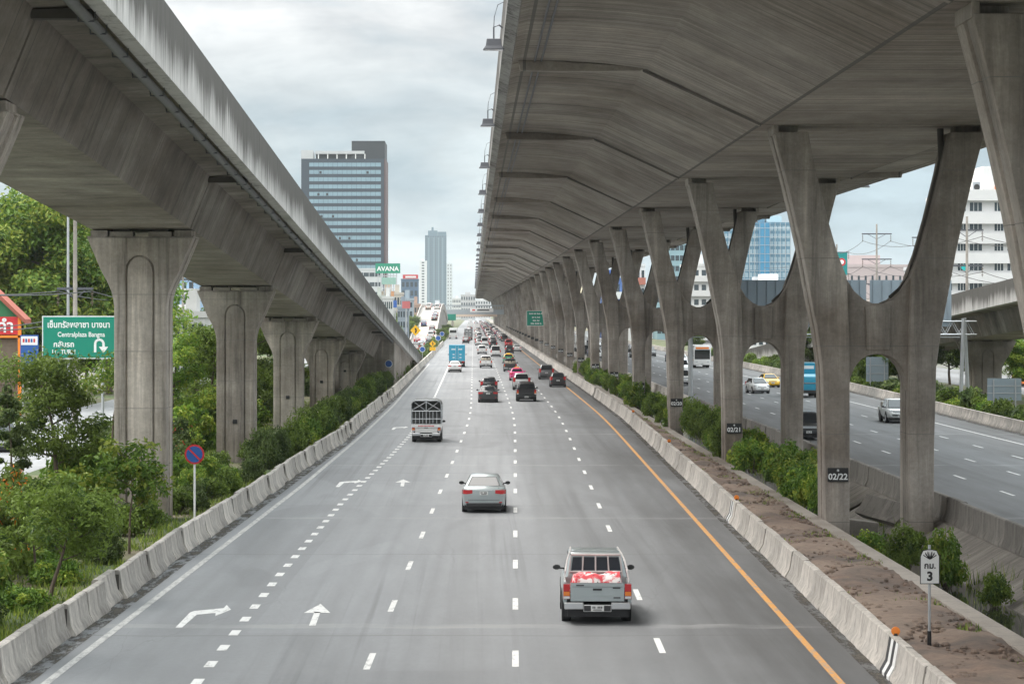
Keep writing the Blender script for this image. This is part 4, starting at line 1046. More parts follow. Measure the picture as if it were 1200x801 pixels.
# ------------------------------------------------------------------ vegetation
def leaves(mb, rnd, clumps, per, size, mats, bloom=None, bloom_n=0):
    """leaf-shaped folded faces scattered through the volume of each clump"""
    for c, rad in clumps:
        c = Vector(c); tone = rnd.random()
        for k in range(int(per*rad[0]*rad[1]*rad[2] ** .5 / 1.0) if False else per):
            d = Vector((rnd.gauss(0,1), rnd.gauss(0,1), rnd.gauss(0,1))).normalized()
            q = rnd.uniform(.30, 1.0) ** .6 * (1.12 + .55*noise.noise(c + d*1.9))
            p = c + Vector((d.x*rad[0], d.y*rad[1], d.z*rad[2]))*q
            nrm = (d*.7 + Vector((rnd.gauss(0,.6), rnd.gauss(0,.6), rnd.gauss(.55,.6)))).normalized()
            a = nrm.cross(Vector((rnd.gauss(0,1), rnd.gauss(0,1), rnd.gauss(0,1)))).normalized(); b = nrm.cross(a)
            s = size*rnd.uniform(.6, 1.35)
            t = tone*.5 + rnd.random()*.5
            m = mats[1] if t > .62 else mats[0] if t > .27 else mats[2]
            if bloom and rnd.random() < bloom_n and d.z > -.1: m = bloom; s *= .75
            v = len(mb.v)
            mb.v += [tuple(p - a*s*.55), tuple(p + b*s*.26 + nrm*s*.08), tuple(p + a*s*.6 - nrm*s*.12), tuple(p - b*s*.26 + nrm*s*.08)]
            mb.f += [[v, v+1, v+2], [v, v+2, v+3]]; mb.m += [m, m]
def bush_mesh(seed, n, per, size, pal, h=1.0, spread=1.0, bloom=None, bn=0):
    rnd = random.Random(seed); mb = MB(); cl = []
    for k in range(n):
        a = rnd.uniform(0, 6.283); r = spread*math.sqrt(rnd.random())*.75; z = h*rnd.uniform(.18, .80)*(1.05 - .45*(r/spread)**2)
        q = rnd.uniform(.22, .42); cl.append(((r*math.cos(a), r*math.sin(a), z), (q, q, q*.8)))
    leaves(mb, rnd, cl, per, size, LEAF[pal], bloom, bn)
    st = MB()
    for c, q in cl[::2]: st.tube([(c[0]*.25, c[1]*.25, -.05), (c[0]*.6, c[1]*.6, c[2]*.6), c], [.025,.016,.006], M['bark'], 4)
    return mb.mesh('foliage', recalc=False), st.mesh('stem', recalc=False)
BUSH = {}
for pal, sz in (('mid',.17),('dark',.15),('bright',.19)):
    BUSH[pal] = [bush_mesh(10+i+len(pal), 17+i, 190, sz*.80, pal, 1.0+.15*i) for i in range(4)]
BUSH['flower_white'] = [bush_mesh(70, 16, 190, .125, 'mid', 1.1, 1, M['bloom_white'], .05)]
BUSH['flower_red'] = [bush_mesh(71, 16, 190, .125, 'dark', 1.2, 1, M['bloom_red'], .06)]
BUSH['flower_orange'] = [bush_mesh(72, 16, 190, .125, 'mid', 1.2, 1, M['bloom_orange'], .20)]
BUSH['far'] = [bush_mesh(80+i, 10, 60, .34, 'far', 1.1) for i in range(3)]
def bush(x, y, w, h, label, group, pal='mid', rnd=random.Random(5), cat='shrub'):
    fm, sm = BUSH[pal][rnd.randrange(len(BUSH[pal]))]
    r = empty('shrub', (x, y, 0), rnd.uniform(0, 6.28), label, cat, group)
    for n, me in (('foliage', fm), ('stem', sm)): mesh_obj(n, me, r)
    r.scale = (w, w, h)
    return r
def tree_mesh(seed, h, cw, th, per, size, pal, nl=7, rtrunk=.09, lean=0.0, sparse=1.0, upright=.6):
    rnd = random.Random(seed); tk = MB(); cr = MB(); cl = []
    pts = []; x = y = 0.0
    for k in range(6):
        pts.append((x, y, h*.86*k/5)); x += rnd.uniform(-.07,.07)*h*.25 + lean*h*.2; y += rnd.uniform(-.06,.06)*h*.25
    tk.tube(pts, [rtrunk*(1.15-.19*k) for k in range(6)], M['bark'], 8)
    for k in range(nl):
        f = th/h/.86 + (1-th/h/.86)*k/max(1, nl-1); f = min(f, .98); i = min(4, int(f*5)); b = Vector(pts[i]).lerp(Vector(pts[i+1]), f*5-i)
        a = k*2.4 + rnd.uniform(-.5,.5); ln = cw*.5*(1.05-.55*(f-.4)*(f > .4))*rnd.uniform(.6,1.05)
        e = b + Vector((math.cos(a)*ln, math.sin(a)*ln, ln*upright*rnd.uniform(.4,1.2)))
        mid = b.lerp(e, .5) + Vector((0,0,-.06*ln))
        tk.tube([b, mid, e], [rtrunk*.5*(1.1-f*.6), rtrunk*.3, rtrunk*.1], M['bark'], 5)
        for t in (.55, .85, 1.05):
            q = cw*rnd.uniform(.10,.19)*(1.15 if t > .7 else .85)
            c = b.lerp(e, t) + Vector((rnd.uniform(-1,1), rnd.uniform(-1,1), rnd.uniform(-.3,.8)))*cw*.07
            cl.append((c, (q*1.15, q*1.15, q*.75)))
    cl.append((Vector(pts[-1])+Vector((0,0,h*.06)), (cw*.16, cw*.16, h*.07)))
    cl = [c for c in cl if rnd.random() < sparse]
    leaves(cr, rnd, cl, per, size, LEAF[pal])
    return tk.mesh('trunk', smooth=50), cr.mesh('crown', recalc=False)
TREE = {
 'small': [tree_mesh(1, 3.2, 3.0, 1.2, 190, .135, 'mid', 10, .06, .25), tree_mesh(2, 3.6, 2.6, 1.1, 150, .15, 'mid', 9, .05, -.1, .9)],
 'sapling': [tree_mesh(3, 3.9, 2.7, 1.5, 75, .22, 'bright', 10, .045, .06, .85)],
 'garden': [tree_mesh(4, 6.2, 4.4, 1.6, 330, .18, 'mid', 12, .11, .1), tree_mesh(5, 6.8, 4.4, 1.8, 330, .18, 'mid', 12, .12, -.1), tree_mesh(6, 6.0, 3.8, 1.5, 300, .17, 'bright', 9, .1, .2)],
 'slender': [tree_mesh(7, 5.6, 1.7, .8, 150, .16, 'dark', 13, .06, .0, 1, .35)],
 'feather': [tree_mesh(8, 7.6, 5.2, 5.0, 80, .22, 'bright', 7, .08, .1, .95, .15)],
 'big': [tree_mesh(11, 17.5, 13.5, 4.0, 800, .44, 'bright', 18, .35, .05), tree_mesh(12, 15.5, 12.0, 4.5, 800, .42, 'mid', 17, .33, -.05), tree_mesh(13, 13.0, 11, 3.5, 750, .42, 'bright', 14, .3, .1)],
 'far': [tree_mesh(14, 9, 7, 2.2, 300, .40, 'far', 13, .2), tree_mesh(15, 8, 7.5, 2.0, 300, .42, 'mid', 13, .2, .1), tree_mesh(16, 7.0, 6.0, 1.8, 300, .36, 'bright', 10, .16)],
}
def tree(kind, i, x, y, label, group=None, s=1.0, rz=0.0, name='tree'):
    tm, cm = TREE[kind][i % len(TREE[kind])]
    r = empty(name, (x, y, 0), rz, label, 'tree', group)
    mesh_obj('trunk', tm, r); mesh_obj('crown', cm, r); r.scale = (s, s, s)
    return r
# left verge
tree('small', 0, -11.9, 76.5, 'small leaning tree with a thin trunk just behind the nearest left barrier blocks', s=.98)
tree('sapling', 0, -11.6, 92, 'slim sapling with large leaves in front of the largest full viaduct pier', s=.97, rz=.6)
tree('small', 1, -13.2, 82.5, 'small bushy tree with a dark trunk just left of the slim sapling', s=.84, rz=1.0)
tree('garden', 1, -17.6, 116, 'broad leafy tree left of the largest full viaduct pier', s=.92, rz=.4)
tree('slender', 0, -18.6, 110, 'slender dark conical tree at the left behind the orange flowers', s=.95)
tree('feather', 0, -16.4, 124, 'tall spindly tree with feathery branches across the green direction sign', s=.86, rz=.9)
tree('garden', 2, -17.6, 156, 'bright green tree filling the gap right of the largest full viaduct pier', s=1.08, rz=1)
tree('garden', 1, -16.4, 172, 'leafy green tree between the largest and the second full viaduct pier', s=1.05, rz=2.2)
tree('garden', 0, -17.4, 206, 'leafy tree between the second and third full viaduct piers', s=1.1, rz=.5)
tree('garden', 2, -16.0, 236, 'bright tree between the third and fourth full viaduct piers', s=1.0, rz=1.7)
rv = random.Random(17)
bush(-13.6, 71, 1.5, 1.9, 'leafy shrub low in the bottom left corner, nearest to the picture border', None, 'bright')
bush(-14.9, 80, 1.7, 1.9, 'tall shrub behind the small leaning tree at the left border', None, 'mid')
bush(-14.9, 84, 1.5, 2.5, 'shrub dotted with orange flowers at the left border, the nearer of two', None, 'flower_orange')
bush(-16.2, 93, 1.7, 2.6, 'shrub dotted with orange flowers at the left border, the farther of two', None, 'flower_orange')
bush(-15.6, 140, 1.7, 2.4, 'shrub with red flowers beside the foot of the second full viaduct pier', None, 'flower_red')
bush(-14.8, 132, 1.3, 1.9, 'shrub with red flowers in the gap right of the largest full viaduct pier', None, 'flower_red')
bush(-11.2, 178, 1.3, 1.7, 'white-flowering shrub close to the barrier in front of the third full viaduct pier', None, 'flower_white')
bush(-10.4, 203, 1.3, 1.7, 'white-flowering shrub by the barrier near the fourth full viaduct pier', None, 'flower_white')
G1 = 'shrubs behind the left barrier'
for y in [142+5.2*i for i in range(48)]:
    w = rv.uniform(.9, 1.35)
    bush(XL(y)-.75-w*.8-rv.uniform(0,.3), y, w, rv.uniform(1.15,1.85)*(1 if y < 300 else .8), 'green shrub in the hedge-like row close behind the barrier beside the viaduct', G1, ('mid','bright','dark','mid')[rv.randrange(4)])
for y in [60+3.6*i for i in range(25)]:
    if rv.random() < .2: continue
    bush(XL(y)-1.5-rv.uniform(0,2.2), y, rv.uniform(.55,1.05), rv.uniform(.5,1.15), 'low green shrub among the small trees on the near left verge', 'low shrubs on the near left verge', ('mid','dark','bright')[rv.randrange(3)])
for i, (x, y, w, h, pal, lab) in enumerate((
 (-12.6,64,1.2,1.5,'bright','leafy shrub at the very bottom left corner of the verge'),(-14.6,66.5,1.4,2.0,'mid','big mixed shrub at the left picture border, lowest of those on the verge'),
 (-12.9,69,.8,1.3,'dark','small dark shrub left of the leaning tree trunk'),(-13.4,87,1.1,1.5,'mid','rounded shrub between the leaning tree and the sapling'),
 (-14.6,92,1.5,1.7,'bright','spreading bright shrub behind the slim sapling'),(-17.6,99,1.4,1.8,'dark','dark shrub behind the orange-flowered shrubs'),
 (-12.0,99,.9,1.2,'mid','low shrub at the left foot of the largest full viaduct pier'),(-15.4,103,1.4,1.9,'bright','bright shrub against the left side of the largest full viaduct pier'),
 (-17.0,106,1.2,1.6,'bright','leafy shrub under the broad tree left of the largest full viaduct pier'),(-11.4,112,.8,.9,'dark','small dark shrub close right of the no-parking sign'),
 (-11.0,121,.8,1.0,'mid','small shrub by the barrier beyond the no-parking sign'),(-13.0,126,1.2,1.4,'bright','bright shrub before the second full viaduct pier'),(-10.6,130,.8,1.0,'dark','dark shrub beside the barrier before the second full viaduct pier'),
 (-16.8,76,1.5,2.2,'bright','bright tall shrub at the left picture border behind the leaning tree'),(-18.5,84,1.7,2.6,'bright','bright tall shrub farthest left behind the leaning tree'))):
    bush(x, y, w, h, lab, None, pal)
for k in range(70):
    y = rv.uniform(60, 330); x = -rv.uniform(15.2 if y > 100 else 17.2, 18.6 if 100 < y < 175 else 21.8)
    bush(x, y, rv.uniform(1.2,2.0), rv.uniform(1.3,2.6), 'dense green shrub in the thicket around and behind the flared viaduct piers', 'thicket behind the viaduct piers', ('mid','dark','bright','dark')[rv.randrange(4)])
for y in [440+13*i for i in range(26)]:
    bush(-8.9, y, 1.3, rv.uniform(1.1,1.8), 'small roadside shrub on the strip between main road and collector road', 'shrubs between main and collector road', 'far')
# ditch and median
for y in [112+3.4*i for i in range(14)]:
    bush(14.7+rv.uniform(-.5,.9), y, rv.uniform(.85,1.2), rv.uniform(1.2,1.75), 'lush bright green shrub in the clump between the piers plated 02/22 and 02/21', 'lush shrubs between the first two piers', 'bright')
for y in [152+3.3*i for i in range(64)]:
    if rv.random() < .12: continue
    bush(14.4+rv.uniform(-.6,1.2), y, rv.uniform(.75,1.15), rv.uniform(1.0,1.7), 'green shrub growing in the ditch among the farther pier legs', 'shrubs in the ditch farther on', ('mid','bright','bright')[rv.randrange(3)])
for i, (x, y, w, h, lab) in enumerate(((14.5,100,.75,1.0,'leafy weed clump at the foot of the pier plated 02/22'),(15.2,96,.85,1.15,'weed clump in the ditch left of the kilometre sign'),(15.7,90.5,.8,1.4,'tall weed clump directly behind the kilometre sign'),(16.1,84.5,.6,.9,'reed-like weed clump right of the kilometre sign'),(16.6,79.5,.62,1.35,'weed clump standing in the open water by the kilometre sign'),(14.3,93,.5,.8,'small weed clump beside the ditch kerb'))):
    r = bush(x, y, w, h, lab, None, 'mid' if i % 2 else 'bright', cat='weed'); r.location.z = -.95; r.name = 'weed_clump'
# beyond the opposite road
for k in range(60):
    y = 172+5.2*k
    bush(XF(y)+1.6+rv.uniform(0,1.2), y, rv.uniform(1.2,1.8), rv.uniform(1.1,1.9), 'green shrub in the row behind the outer barrier of the opposite road', 'shrubs behind the outer barrier', ('mid','far','bright')[rv.randrange(3)])
for k in range(20):
    y = 246+16*k+rv.uniform(-5,5)
    tree('far', rv.randrange(3), rv.choice((XF(y)+2.8, 70+rv.uniform(0,6), 71+rv.uniform(0,6))), y, 'leafy street tree in the belt beyond the opposite road', 'trees beyond the opposite road', rv.uniform(.5,.8), rv.uniform(0,6))
for i, (x, y, sc) in enumerate(((52.6,246,.62),(53.0,262,.7),(43.6,268,.55),(52.8,282,.72),(44.2,292,.6),(53.2,305,.75),(52.6,330,.7),(45,325,.6))):
    tree('far', i+1, x, y, 'bright roadside tree among those around the piers of the right ramp', 'trees around the right ramp piers', sc, i*1.3)
tree('big', 0, 58, 262, 'large green tree behind the flared pier of the right ramp, at the picture border', s=.52, rz=1)
tree('big', 2, 66, 300, 'large green tree at right border beyond the right ramp', s=.60, rz=2)
# big trees beyond the side street
tree('big', 0, -37.5, 236, 'largest bright green tree at far left, towering above the sign and shop', s=1.03, rz=.3)
tree('big', 1, -43.5, 250, 'tall mid-green tree at the left border above the gabled shop', s=1.08, rz=1.2)
tree('big', 2, -36.0, 270, 'large bright tree between the far left tree and the viaduct pier', s=1.05, rz=2)
tree('big', 1, -47.0, 285, 'big dark tree behind the two tallest left trees', s=1.05, rz=3)
for k in range(16):
    y = 190+16*k
    if k in (2,3): continue
    tree('far', rv.randrange(3), -36.5-rv.uniform(0,6) if y < 300 else -20-rv.uniform(0,16), y, 'street tree in the belt along the left side street', 'trees along the left side street', rv.uniform(.7,1.0), rv.uniform(0,6))
for k in range(26):
    y = 470+22*k
    tree('far', rv.randrange(3), -18.6-rv.uniform(0,9), y, 'distant leafy tree left of the collector road and flyover', 'trees left of the collector road', rv.uniform(.5,.85), rv.uniform(0,6))
for k in range(9): tree('far', k, -8.7, 745+26*k, 'dusty tree on the strip right of the flyover wall', 'trees right of the flyover', rv.uniform(.30,.45), k)
# rough grass
gb = MB(); rg = random.Random(8)
def tuft(x, y, h, z=0):
    for q in range(5):
        a = rg.uniform(0, 6.28); w = rg.uniform(.012,.028); dx, dy = math.cos(a), math.sin(a); l = rg.uniform(.2,.6)*h; hh = h*rg.uniform(.6,1.1)
        b = Vector((x+rg.uniform(-.1,.1), y+rg.uniform(-.1,.1), z-.02)); v = len(gb.v)
        gb.v += [tuple(b+Vector((-dy*w,dx*w,0))), tuple(b+Vector((dy*w,-dx*w,0))), tuple(b+Vector((dx*l,dy*l,hh)))]
        gb.f.append([v,v+1,v+2]); gb.m.append(LEAF['mid'][q % 3] if rg.random() < .75 else LEAF['bright'][1])
for k in range(15000):
    y = 58+rg.random()**1.5*190; x = XL(y)-.5-rg.random()**1.3*11
    if noise.noise((x*.35, y*.16, 4)) < -.18: continue
    tuft(x, y, rg.uniform(.12,.38))
for k in range(4200):
    y = 62+rg.random()*150; x = rg.choice((rg.uniform(13.7,17.6), rg.uniform(12.3,13.1), rg.uniform(XR(y)+.35,13.0)))
    zz = -1.3 if 13.6 < x < 16 else (-1.35+(x-16)*.6 if x >= 16 else .05)
    if noise.noise((x*.5, y*.2, 9)) < (.0 if x > 13.5 else .08): continue
    tuft(x, y, rg.uniform(.25,.7) if zz < -.5 else rg.uniform(.05,.2), zz)
for k in range(2500):
    y = 170+rg.random()*150; x = XF(y)+.8+rg.random()*4; tuft(x, y, rg.uniform(.3,.6))
tag(gb.build('grass', recalc=False), kind='stuff')
# broken slabs by the pier
def slab(x, y, z, lx, ly, lz, rot, label, mat):
    m = MB().box(-lx/2,lx/2,-ly/2,ly/2,0,lz,mat); o = m.build('concrete_slab', bevel=.03); o.location = (x,y,z); o.rotation_euler = rot
    tag(o, label, 'concrete slab'); return o
slab(15.4, 110.5, -1.35, 1.3, 1.6, 1.1, (0,.12,.2), 'broken concrete block between the two legs of the pier plated 02/22', M['lining'])
slab(16.6, 116, -.75, 1.5, 2.6, .22, (.1,-.45,.3), 'tilted concrete slab leaning on the ditch side behind the pier plated 02/22', M['lining'])
slab(16.9, 121, -.55, 1.6, 2.2, .2, (-.1,-.5,-.2), 'second tilted slab, farther back on the ditch side', M['lining'])
o = bpy.data.objects.new('fallen_barrier', jo[0]); col.objects.link(o); o.location = (16.7,112.5,-.45); o.rotation_euler = (.1,.5,.5); tag(o, 'fallen old barrier block lying on the ditch side behind the pier plated 02/22', 'barrier')
def sack(x, y, z, label):
    m = MB(); rings = []
    for i in range(9):
        t = i/8; q = math.sin(math.pi*min(.97,max(.03,t)))**.6
        rings.append([((t-.5)*1.5, q*.42*math.cos(a), .3+q*.34*math.sin(a)+.05*math.sin(5*a+t*6)) for a in [2*math.pi*k/12 for k in range(12)]])
    m.loft(rings, M['black']); o = m.build('rubbish_sack', smooth=60); o.location = (x,y,z); o.rotation_euler = (0,.2,.5); tag(o, label, 'sack')
sack(17.3, 144, -.55, 'black rubbish sack behind the plate 02/21, the one farther left'); sack(17.7, 140.5, -.4, 'black rubbish sack behind the plate 02/21, the one farther right')

# ------------------------------------------------------------------ signs and poles
def pole(mb, x, y, z0, z1, r, mat, n=10): mb.tube([(x,y,z0),(x,y,z1)], r, mat, n)
# no-parking
r = empty('no_parking_sign', (-10.42, 102, 0), 0, 'round blue no-parking sign with red rim and slash on a white post', 'road sign')
m = MB(); pole(m, 0, 0, 0, 2.9, .04, M['white']); m.build('post', r, smooth=50)
MB().disc((0,-.06,2.83), .37, M['signred'], 'y', 36, .02).build('rim', r)
d = MB().disc((0,-.075,2.83), .30, M['signblue'], 'y', 36, .02).build('disc', r)
sl = MB().box(-.31,.31,-.092,-.086,-.032,.032,M['signred']).build('slash', d); sl.location = (0,0,2.83); sl.rotation_euler = (0,R(45),0)
# kilometre post
r = empty('kilometre_sign', (11.05, 66.2, 0), 0, 'white kilometre sign with black emblem and number 3 on a steel post', 'road sign')
m = MB(); pole(m, 0, 0, .3, 2.5, .035, M['steel']); pole(m, 0, 0, 0, .42, .05, M['black']); m.build('post', r, smooth=50)
pts = [(-.235,1.56),(.235,1.56),(.235,2.24),(.17,2.38),(.06,2.40),(-.06,2.40),(-.17,2.38),(-.235,2.24)]
MB().prism(pts, -.062, -.042, M['black']).build('frame', r)
b = MB().prism([(x*.93, 1.98+(z-1.98)*.955) for x, z in pts], -.072, -.06, M['signwhite']).build('board', r)
lettering('กม.', .20, M['black'], b, (0,-.075,2.0), .006); lettering('3', .30, M['black'], b, (0,-.075,1.74), .012)
e = MB()                                                # winged emblem at the top of the board
for sg in (-1, 1):
    for k, (dx, dz) in enumerate(((.05,.19),(.105,.165),(.15,.11))):
        e.add([(sg*.006,-.0745,2.17),(sg*(dx-.016),-.0745,2.17+dz*.8),(sg*dx,-.0745,2.17+dz),(sg*(dx+.012),-.0745,2.17+dz*.72),(sg*.03,-.0745,2.165)], [(0,1,2,3,4)], M['black'])
e.add([(-.012,-.0746,2.15),(.012,-.0746,2.15),(.014,-.0746,2.24),(0,-.0746,2.345),(-.014,-.0746,2.24)], [(0,1,2,3,4)], M['black'])
e.build('emblem', b, recalc=False)
# green U-turn direction sign
r = empty('direction_sign', (-24.5, 170, 0), 0, 'large green direction sign with white Thai and English writing and a U-turn arrow', 'road sign')
m = MB(); 
for x in (-1.4, 1.4): pole(m, x, .1, 0, 7.6, .09, M['steel'])
m.build('post', r, smooth=50)
b = MB().box(-2.35,2.35,-.06,0,5.22,7.88,M['signwhite']).box(-2.29,2.29,-.07,-.05,5.28,7.82,M['signgreen']).build('board', r)
lettering('เซ็นทรัลพลาซา บางนา', .53, M['signwhite'], b, (-.08,-.075,7.32), .010, sx=.86)
lettering('Centralplaza Bangna', .42, M['signwhite'], b, (.08,-.075,6.72), .006, sx=.86)
lettering('กลับรถ', .46, M['signwhite'], b, (-1.0,-.075,6.10), .010); lettering('U - TURN', .38, M['signwhite'], b, (-1.0,-.075,5.64), .008, sx=.9)
u = MB(); prev = None
path = [(.95,5.62),(.95,6.15)] + [(1.21-.26*math.cos(R(a)), 6.15+.26*math.sin(R(a))) for a in range(20,181,20)] + [(1.47,5.95)]
for (xa, za), (xb, zb) in zip(path, path[1:]):
    dx, dz = xb-xa, zb-za; l = math.hypot(dx, dz); nx, nz = -dz/l*.075, dx/l*.075
    u.add([(xa-nx,-.075,za-nz),(xa+nx,-.075,za+nz),(xb+nx,-.075,zb+nz),(xb-nx,-.075,zb-nz)], [(0,1,2,3)], M['signwhite'])
u.add([(1.18,-.076,5.97),(1.76,-.076,5.97),(1.47,-.076,5.58)], [(0,1,2)], M['signwhite']); u.build('arrow', b)
# green sign bracketed to a far pier
r = empty('direction_sign', (12.75, 556, 0), 0, 'green direction sign with four white lines fixed to a distant pier', 'road sign')
MB().box(-1.95,1.95,-.06,0,5.25,8.35,M['signwhite']).box(-1.88,1.88,-.07,-.05,5.32,8.28,M['signgreen']).build('board', r)
for bz in (6.0, 7.6): MB().tube([(-1.5,.08,bz),(2.2,.08,bz)], .07, M['steel']).build('bracket', r)
for z, ws in ((7.75,(.8,.55,.7,.4)),(7.0,(.5,.3,.6)),(6.35,(.7,.5)),(5.75,(.7,.9,.3))):
    t = MB(); tw = sum(ws)+.14*(len(ws)-1); x = -tw/2
    for wv in ws:
        n = max(2, int(wv/.16))
        for q in range(n):
            xx = x+wv*q/n; t.box(xx,xx+wv/n*.62,-.076,-.071,z-.17,z+.17-.1*(q%2),M['signwhite'])
        x += wv+.14
    t.build('lettering', r)
def small_sign(kind, px, py, Y, rad, label, cat='road sign', group=None):
    X = (px-VX)/F*Y; Z = CAMH-(py-VY)/F*Y
    r = empty('road_sign', (X, Y, 0), 0, label, cat, group); m = MB(); pole(m, 0, .05, 0, Z, .05, M['steel'], 6); m.build('post', r)
    if kind == 'diamond':
        MB().prism([(0,Z-rad),(rad,Z),(0,Z+rad),(-rad,Z)], -.03, 0, M['signyellow']).build('board', r)
        MB().prism([(-rad*.12,Z-rad*.45),(rad*.12,Z-rad*.45),(rad*.25,Z),(rad*.08,Z+rad*.45),(-rad*.2,Z+rad*.4),(-rad*.05,Z)], -.04, -.03, M['black']).build('symbol', r)
    elif kind == 'disc':
        MB().disc((0,0,Z), rad, M['signwhite'], 'y', 20, .03).build('rim', r); MB().disc((0,-.02,Z), rad*.86, M['signblue'], 'y', 20, .03).build('board', r)
    elif kind == 'square': MB().box(-rad,rad,-.03,0,Z-rad*.6,Z+rad*.6,M['signyellow']).build('board', r)
    else: MB().box(-rad,rad,-.03,0,Z-rad*.7,Z+rad*.7,M['signgreen']).build('board', r)
small_sign('diamond', 487, 387, 400, .80, 'larger yellow diamond warning sign where the viaduct comes down')
small_sign('diamond', 507, 402.5, 500, .62, 'smaller yellow diamond warning sign beside the blue box truck')
small_sign('square', 507, 408.5, 498, .55, 'yellow plate under the smaller diamond warning sign')
small_sign('disc', 513.5, 396, 620, .62, 'round blue road sign between the flyover and the blue box truck')
small_sign('disc', 518, 391, 720, .60, 'smallest round blue road sign, near the flyover wall')
small_sign('disc', 495, 409, 430, .45, 'round blue road sign close to the end of the viaduct parapet')
small_sign('disc', 455.5, 426, 300, .42, 'round blue road sign among shrubs under the viaduct')
small_sign('green', 529, 371.5, 1100, 1.8, 'small green direction sign beside the nearer footbridge')
# gantry with two big boards seen from behind
gy_ = 228.0
r = empty('sign_gantry', (0, gy_, 0), 0, 'steel lattice sign gantry spanning the opposite road, seen from behind', 'gantry')
for x in (18.15, 40.9): 
    m = MB(); m.tube([(x-.25 if x > 30 else x, 0, 0), (x, 0, 7.6)], .16, M['steel'], 10)
    if x > 30: m.tube([(x+.65, 1.2, 0), (x+.25, .9, 7.6)], .16, M['steel'], 10)
    else: m.tube([(x, 1.0, 0), (x, 1.0, 7.6)], .16, M['steel'], 10)
    m.build('mast', r, smooth=50)
t = MB()
for yy in (0, 1.0):
    for z in (6.25, 7.35): t.tube([(18.0,yy,z),(42.0,yy,z)], .065, M['steel'], 6)
    for k in range(20): 
        xa = 18.2+1.18*k; t.tube([(xa,yy,6.25),(xa+.59,yy,7.35),(xa+1.18,yy,6.25)], .045, M['steel'], 5)
t.build('truss', r, smooth=50)
wk = MB().box(18.2,40.5,-.8,-.1,6.0,6.06,M['greypaint']); wk.build('walkway', r)
for x0, x1, lab in ((22.0, 32.95, 'wider'), (33.25, 40.1, 'narrower')):
    b = MB().box(x0,x1,1.15,1.2,6.9,10.8,M['signback'])
    x = x0+.3
    while x < x1: b.box(x-.04,x+.04,1.05,1.15,6.9,10.8,M['signback']); x += .78
    b.build('sign_board', r)
def back_board(px0, px1, py0, py1, Y, base, label):
    k = Y/F; x0, x1 = (px0-VX)*k, (px1-VX)*k; z1, z0 = CAMH-(py0-VY)*k, CAMH-(py1-VY)*k; xc = (x0+x1)/2
    r = empty('sign_board', (xc, Y, 0), 0, label, 'road sign'); w = x1-x0
    b = MB().box(-w/2,w/2,0,.03,z0,z1,M['signback']); 
    for q in (.33,.66): b.box(-w/2,w/2,-.03,0,z0+(z1-z0)*q-.03,z0+(z1-z0)*q+.03,M['steel'])
    b.build('board', r); m = MB()
    for x in (-w*.32, w*.32): pole(m, x, -.08, 0, z1-.1, .05, M['steel'], 8)
    m.build('post', r)
back_board(1157, 1197, 443, 469, 204, 0, 'grey back of a road sign on two posts at the right border')
back_board(1015, 1041, 418, 447, 275, 0, 'grey back of a tall road sign seen through the largest arch')
# street lamp and power poles
def lamp_post(x, y, h, label, mat=M['steel'], r0=.13):
    r = empty('street_lamp', (x, y, 0), 0, label, 'street lamp'); m = MB(); m.tube([(0,0,0),(0,0,h)], [r0, r0*.65], mat, 8); m.tube([(0,0,h-.1),(.9,0,h+.35),(1.9,0,h+.45)], .05, mat, 6); m.build('post', r, smooth=50)
    MB().box(1.7,2.5,-.14,.14,h+.40,h+.54,M['lampgrey']).build('lamp_head', r, bevel=.03)
lamp_post(-29.7, 200, 15.2, 'pale steel street lamp post rising left of the viaduct pier')
lamp_post(-35.8, 330, 12.0, 'white street lamp post between the first two full viaduct piers')
M['poleconc'] = concrete('utility_pole_concrete', .36, warm=(1,.92,.82))
def power_pole(x, y, h, label, arms=(0.,), w=2.2, group='power poles'):
    r = empty('power_pole', (x, y, 0), 0, label, 'utility pole', group); m = MB(); m.tube([(0,0,0),(0,0,h)], [.20,.13], M['poleconc'], 8); m.build('shaft', r, smooth=50)
    for a in arms:
        c = MB().box(-w/2,w/2,-.08,.08,h-a-.09,h-a+.09,M['lampgrey']); c.tube([(-w*.3,0,h-a-.05),(0,0,h-a-.8)], .04, M['lampgrey'], 5); c.tube([(w*.3,0,h-a-.05),(0,0,h-a-.8)], .04, M['lampgrey'], 5); c.build('crossarm', r)
        for s in (-1, 1):
            i = MB()
            for q in range(7): i.tube([(s*w*.47,0,h-a-.15-.16*q),(s*w*.47,0,h-a-.26-.16*q)], .10 if q % 2 else .05, M['bark'], 6)
            i.build('insulator', r)
power_pole(-28.6, 196, 15.4, 'concrete utility pole close beside the pale street lamp post', (5.6,7.6), 2.6)
power_pole(-33.2, 312, 13, 'concrete utility pole between the first two full viaduct piers', (1.2,2.6), 2.4)
for x, y, h, lab in ((62,420,21.6,'tall power pole with three crossarms framed in the V of the pier plated 02/22'),(66.5,400,20.5,'power pole with three crossarms beside the right prong of that pier'),(54.2,300,18.6,'power pole with three crossarms before the white apartment block'),(66.5,500,20.5,'power pole right of the green and red logo sign'),(58.5,260,17.5,'power pole with three crossarms at the right picture border')):
    power_pole(x, y, h, lab, (1.5,5.4,9.2), 4.6 if y > 350 else 3.6)
def wires(pts, label):
    m = MB()
    for a, b in zip(pts, pts[1:]):
        a, b = Vector(a), Vector(b); m.tube([a.lerp(b, t/8) - Vector((0,0,4*1.0*(t/8)*(1-t/8))) for t in range(9)], .035, M['black'], 4)
    tag(m.build('power_line', recalc=False), label, 'wire', 'power lines')
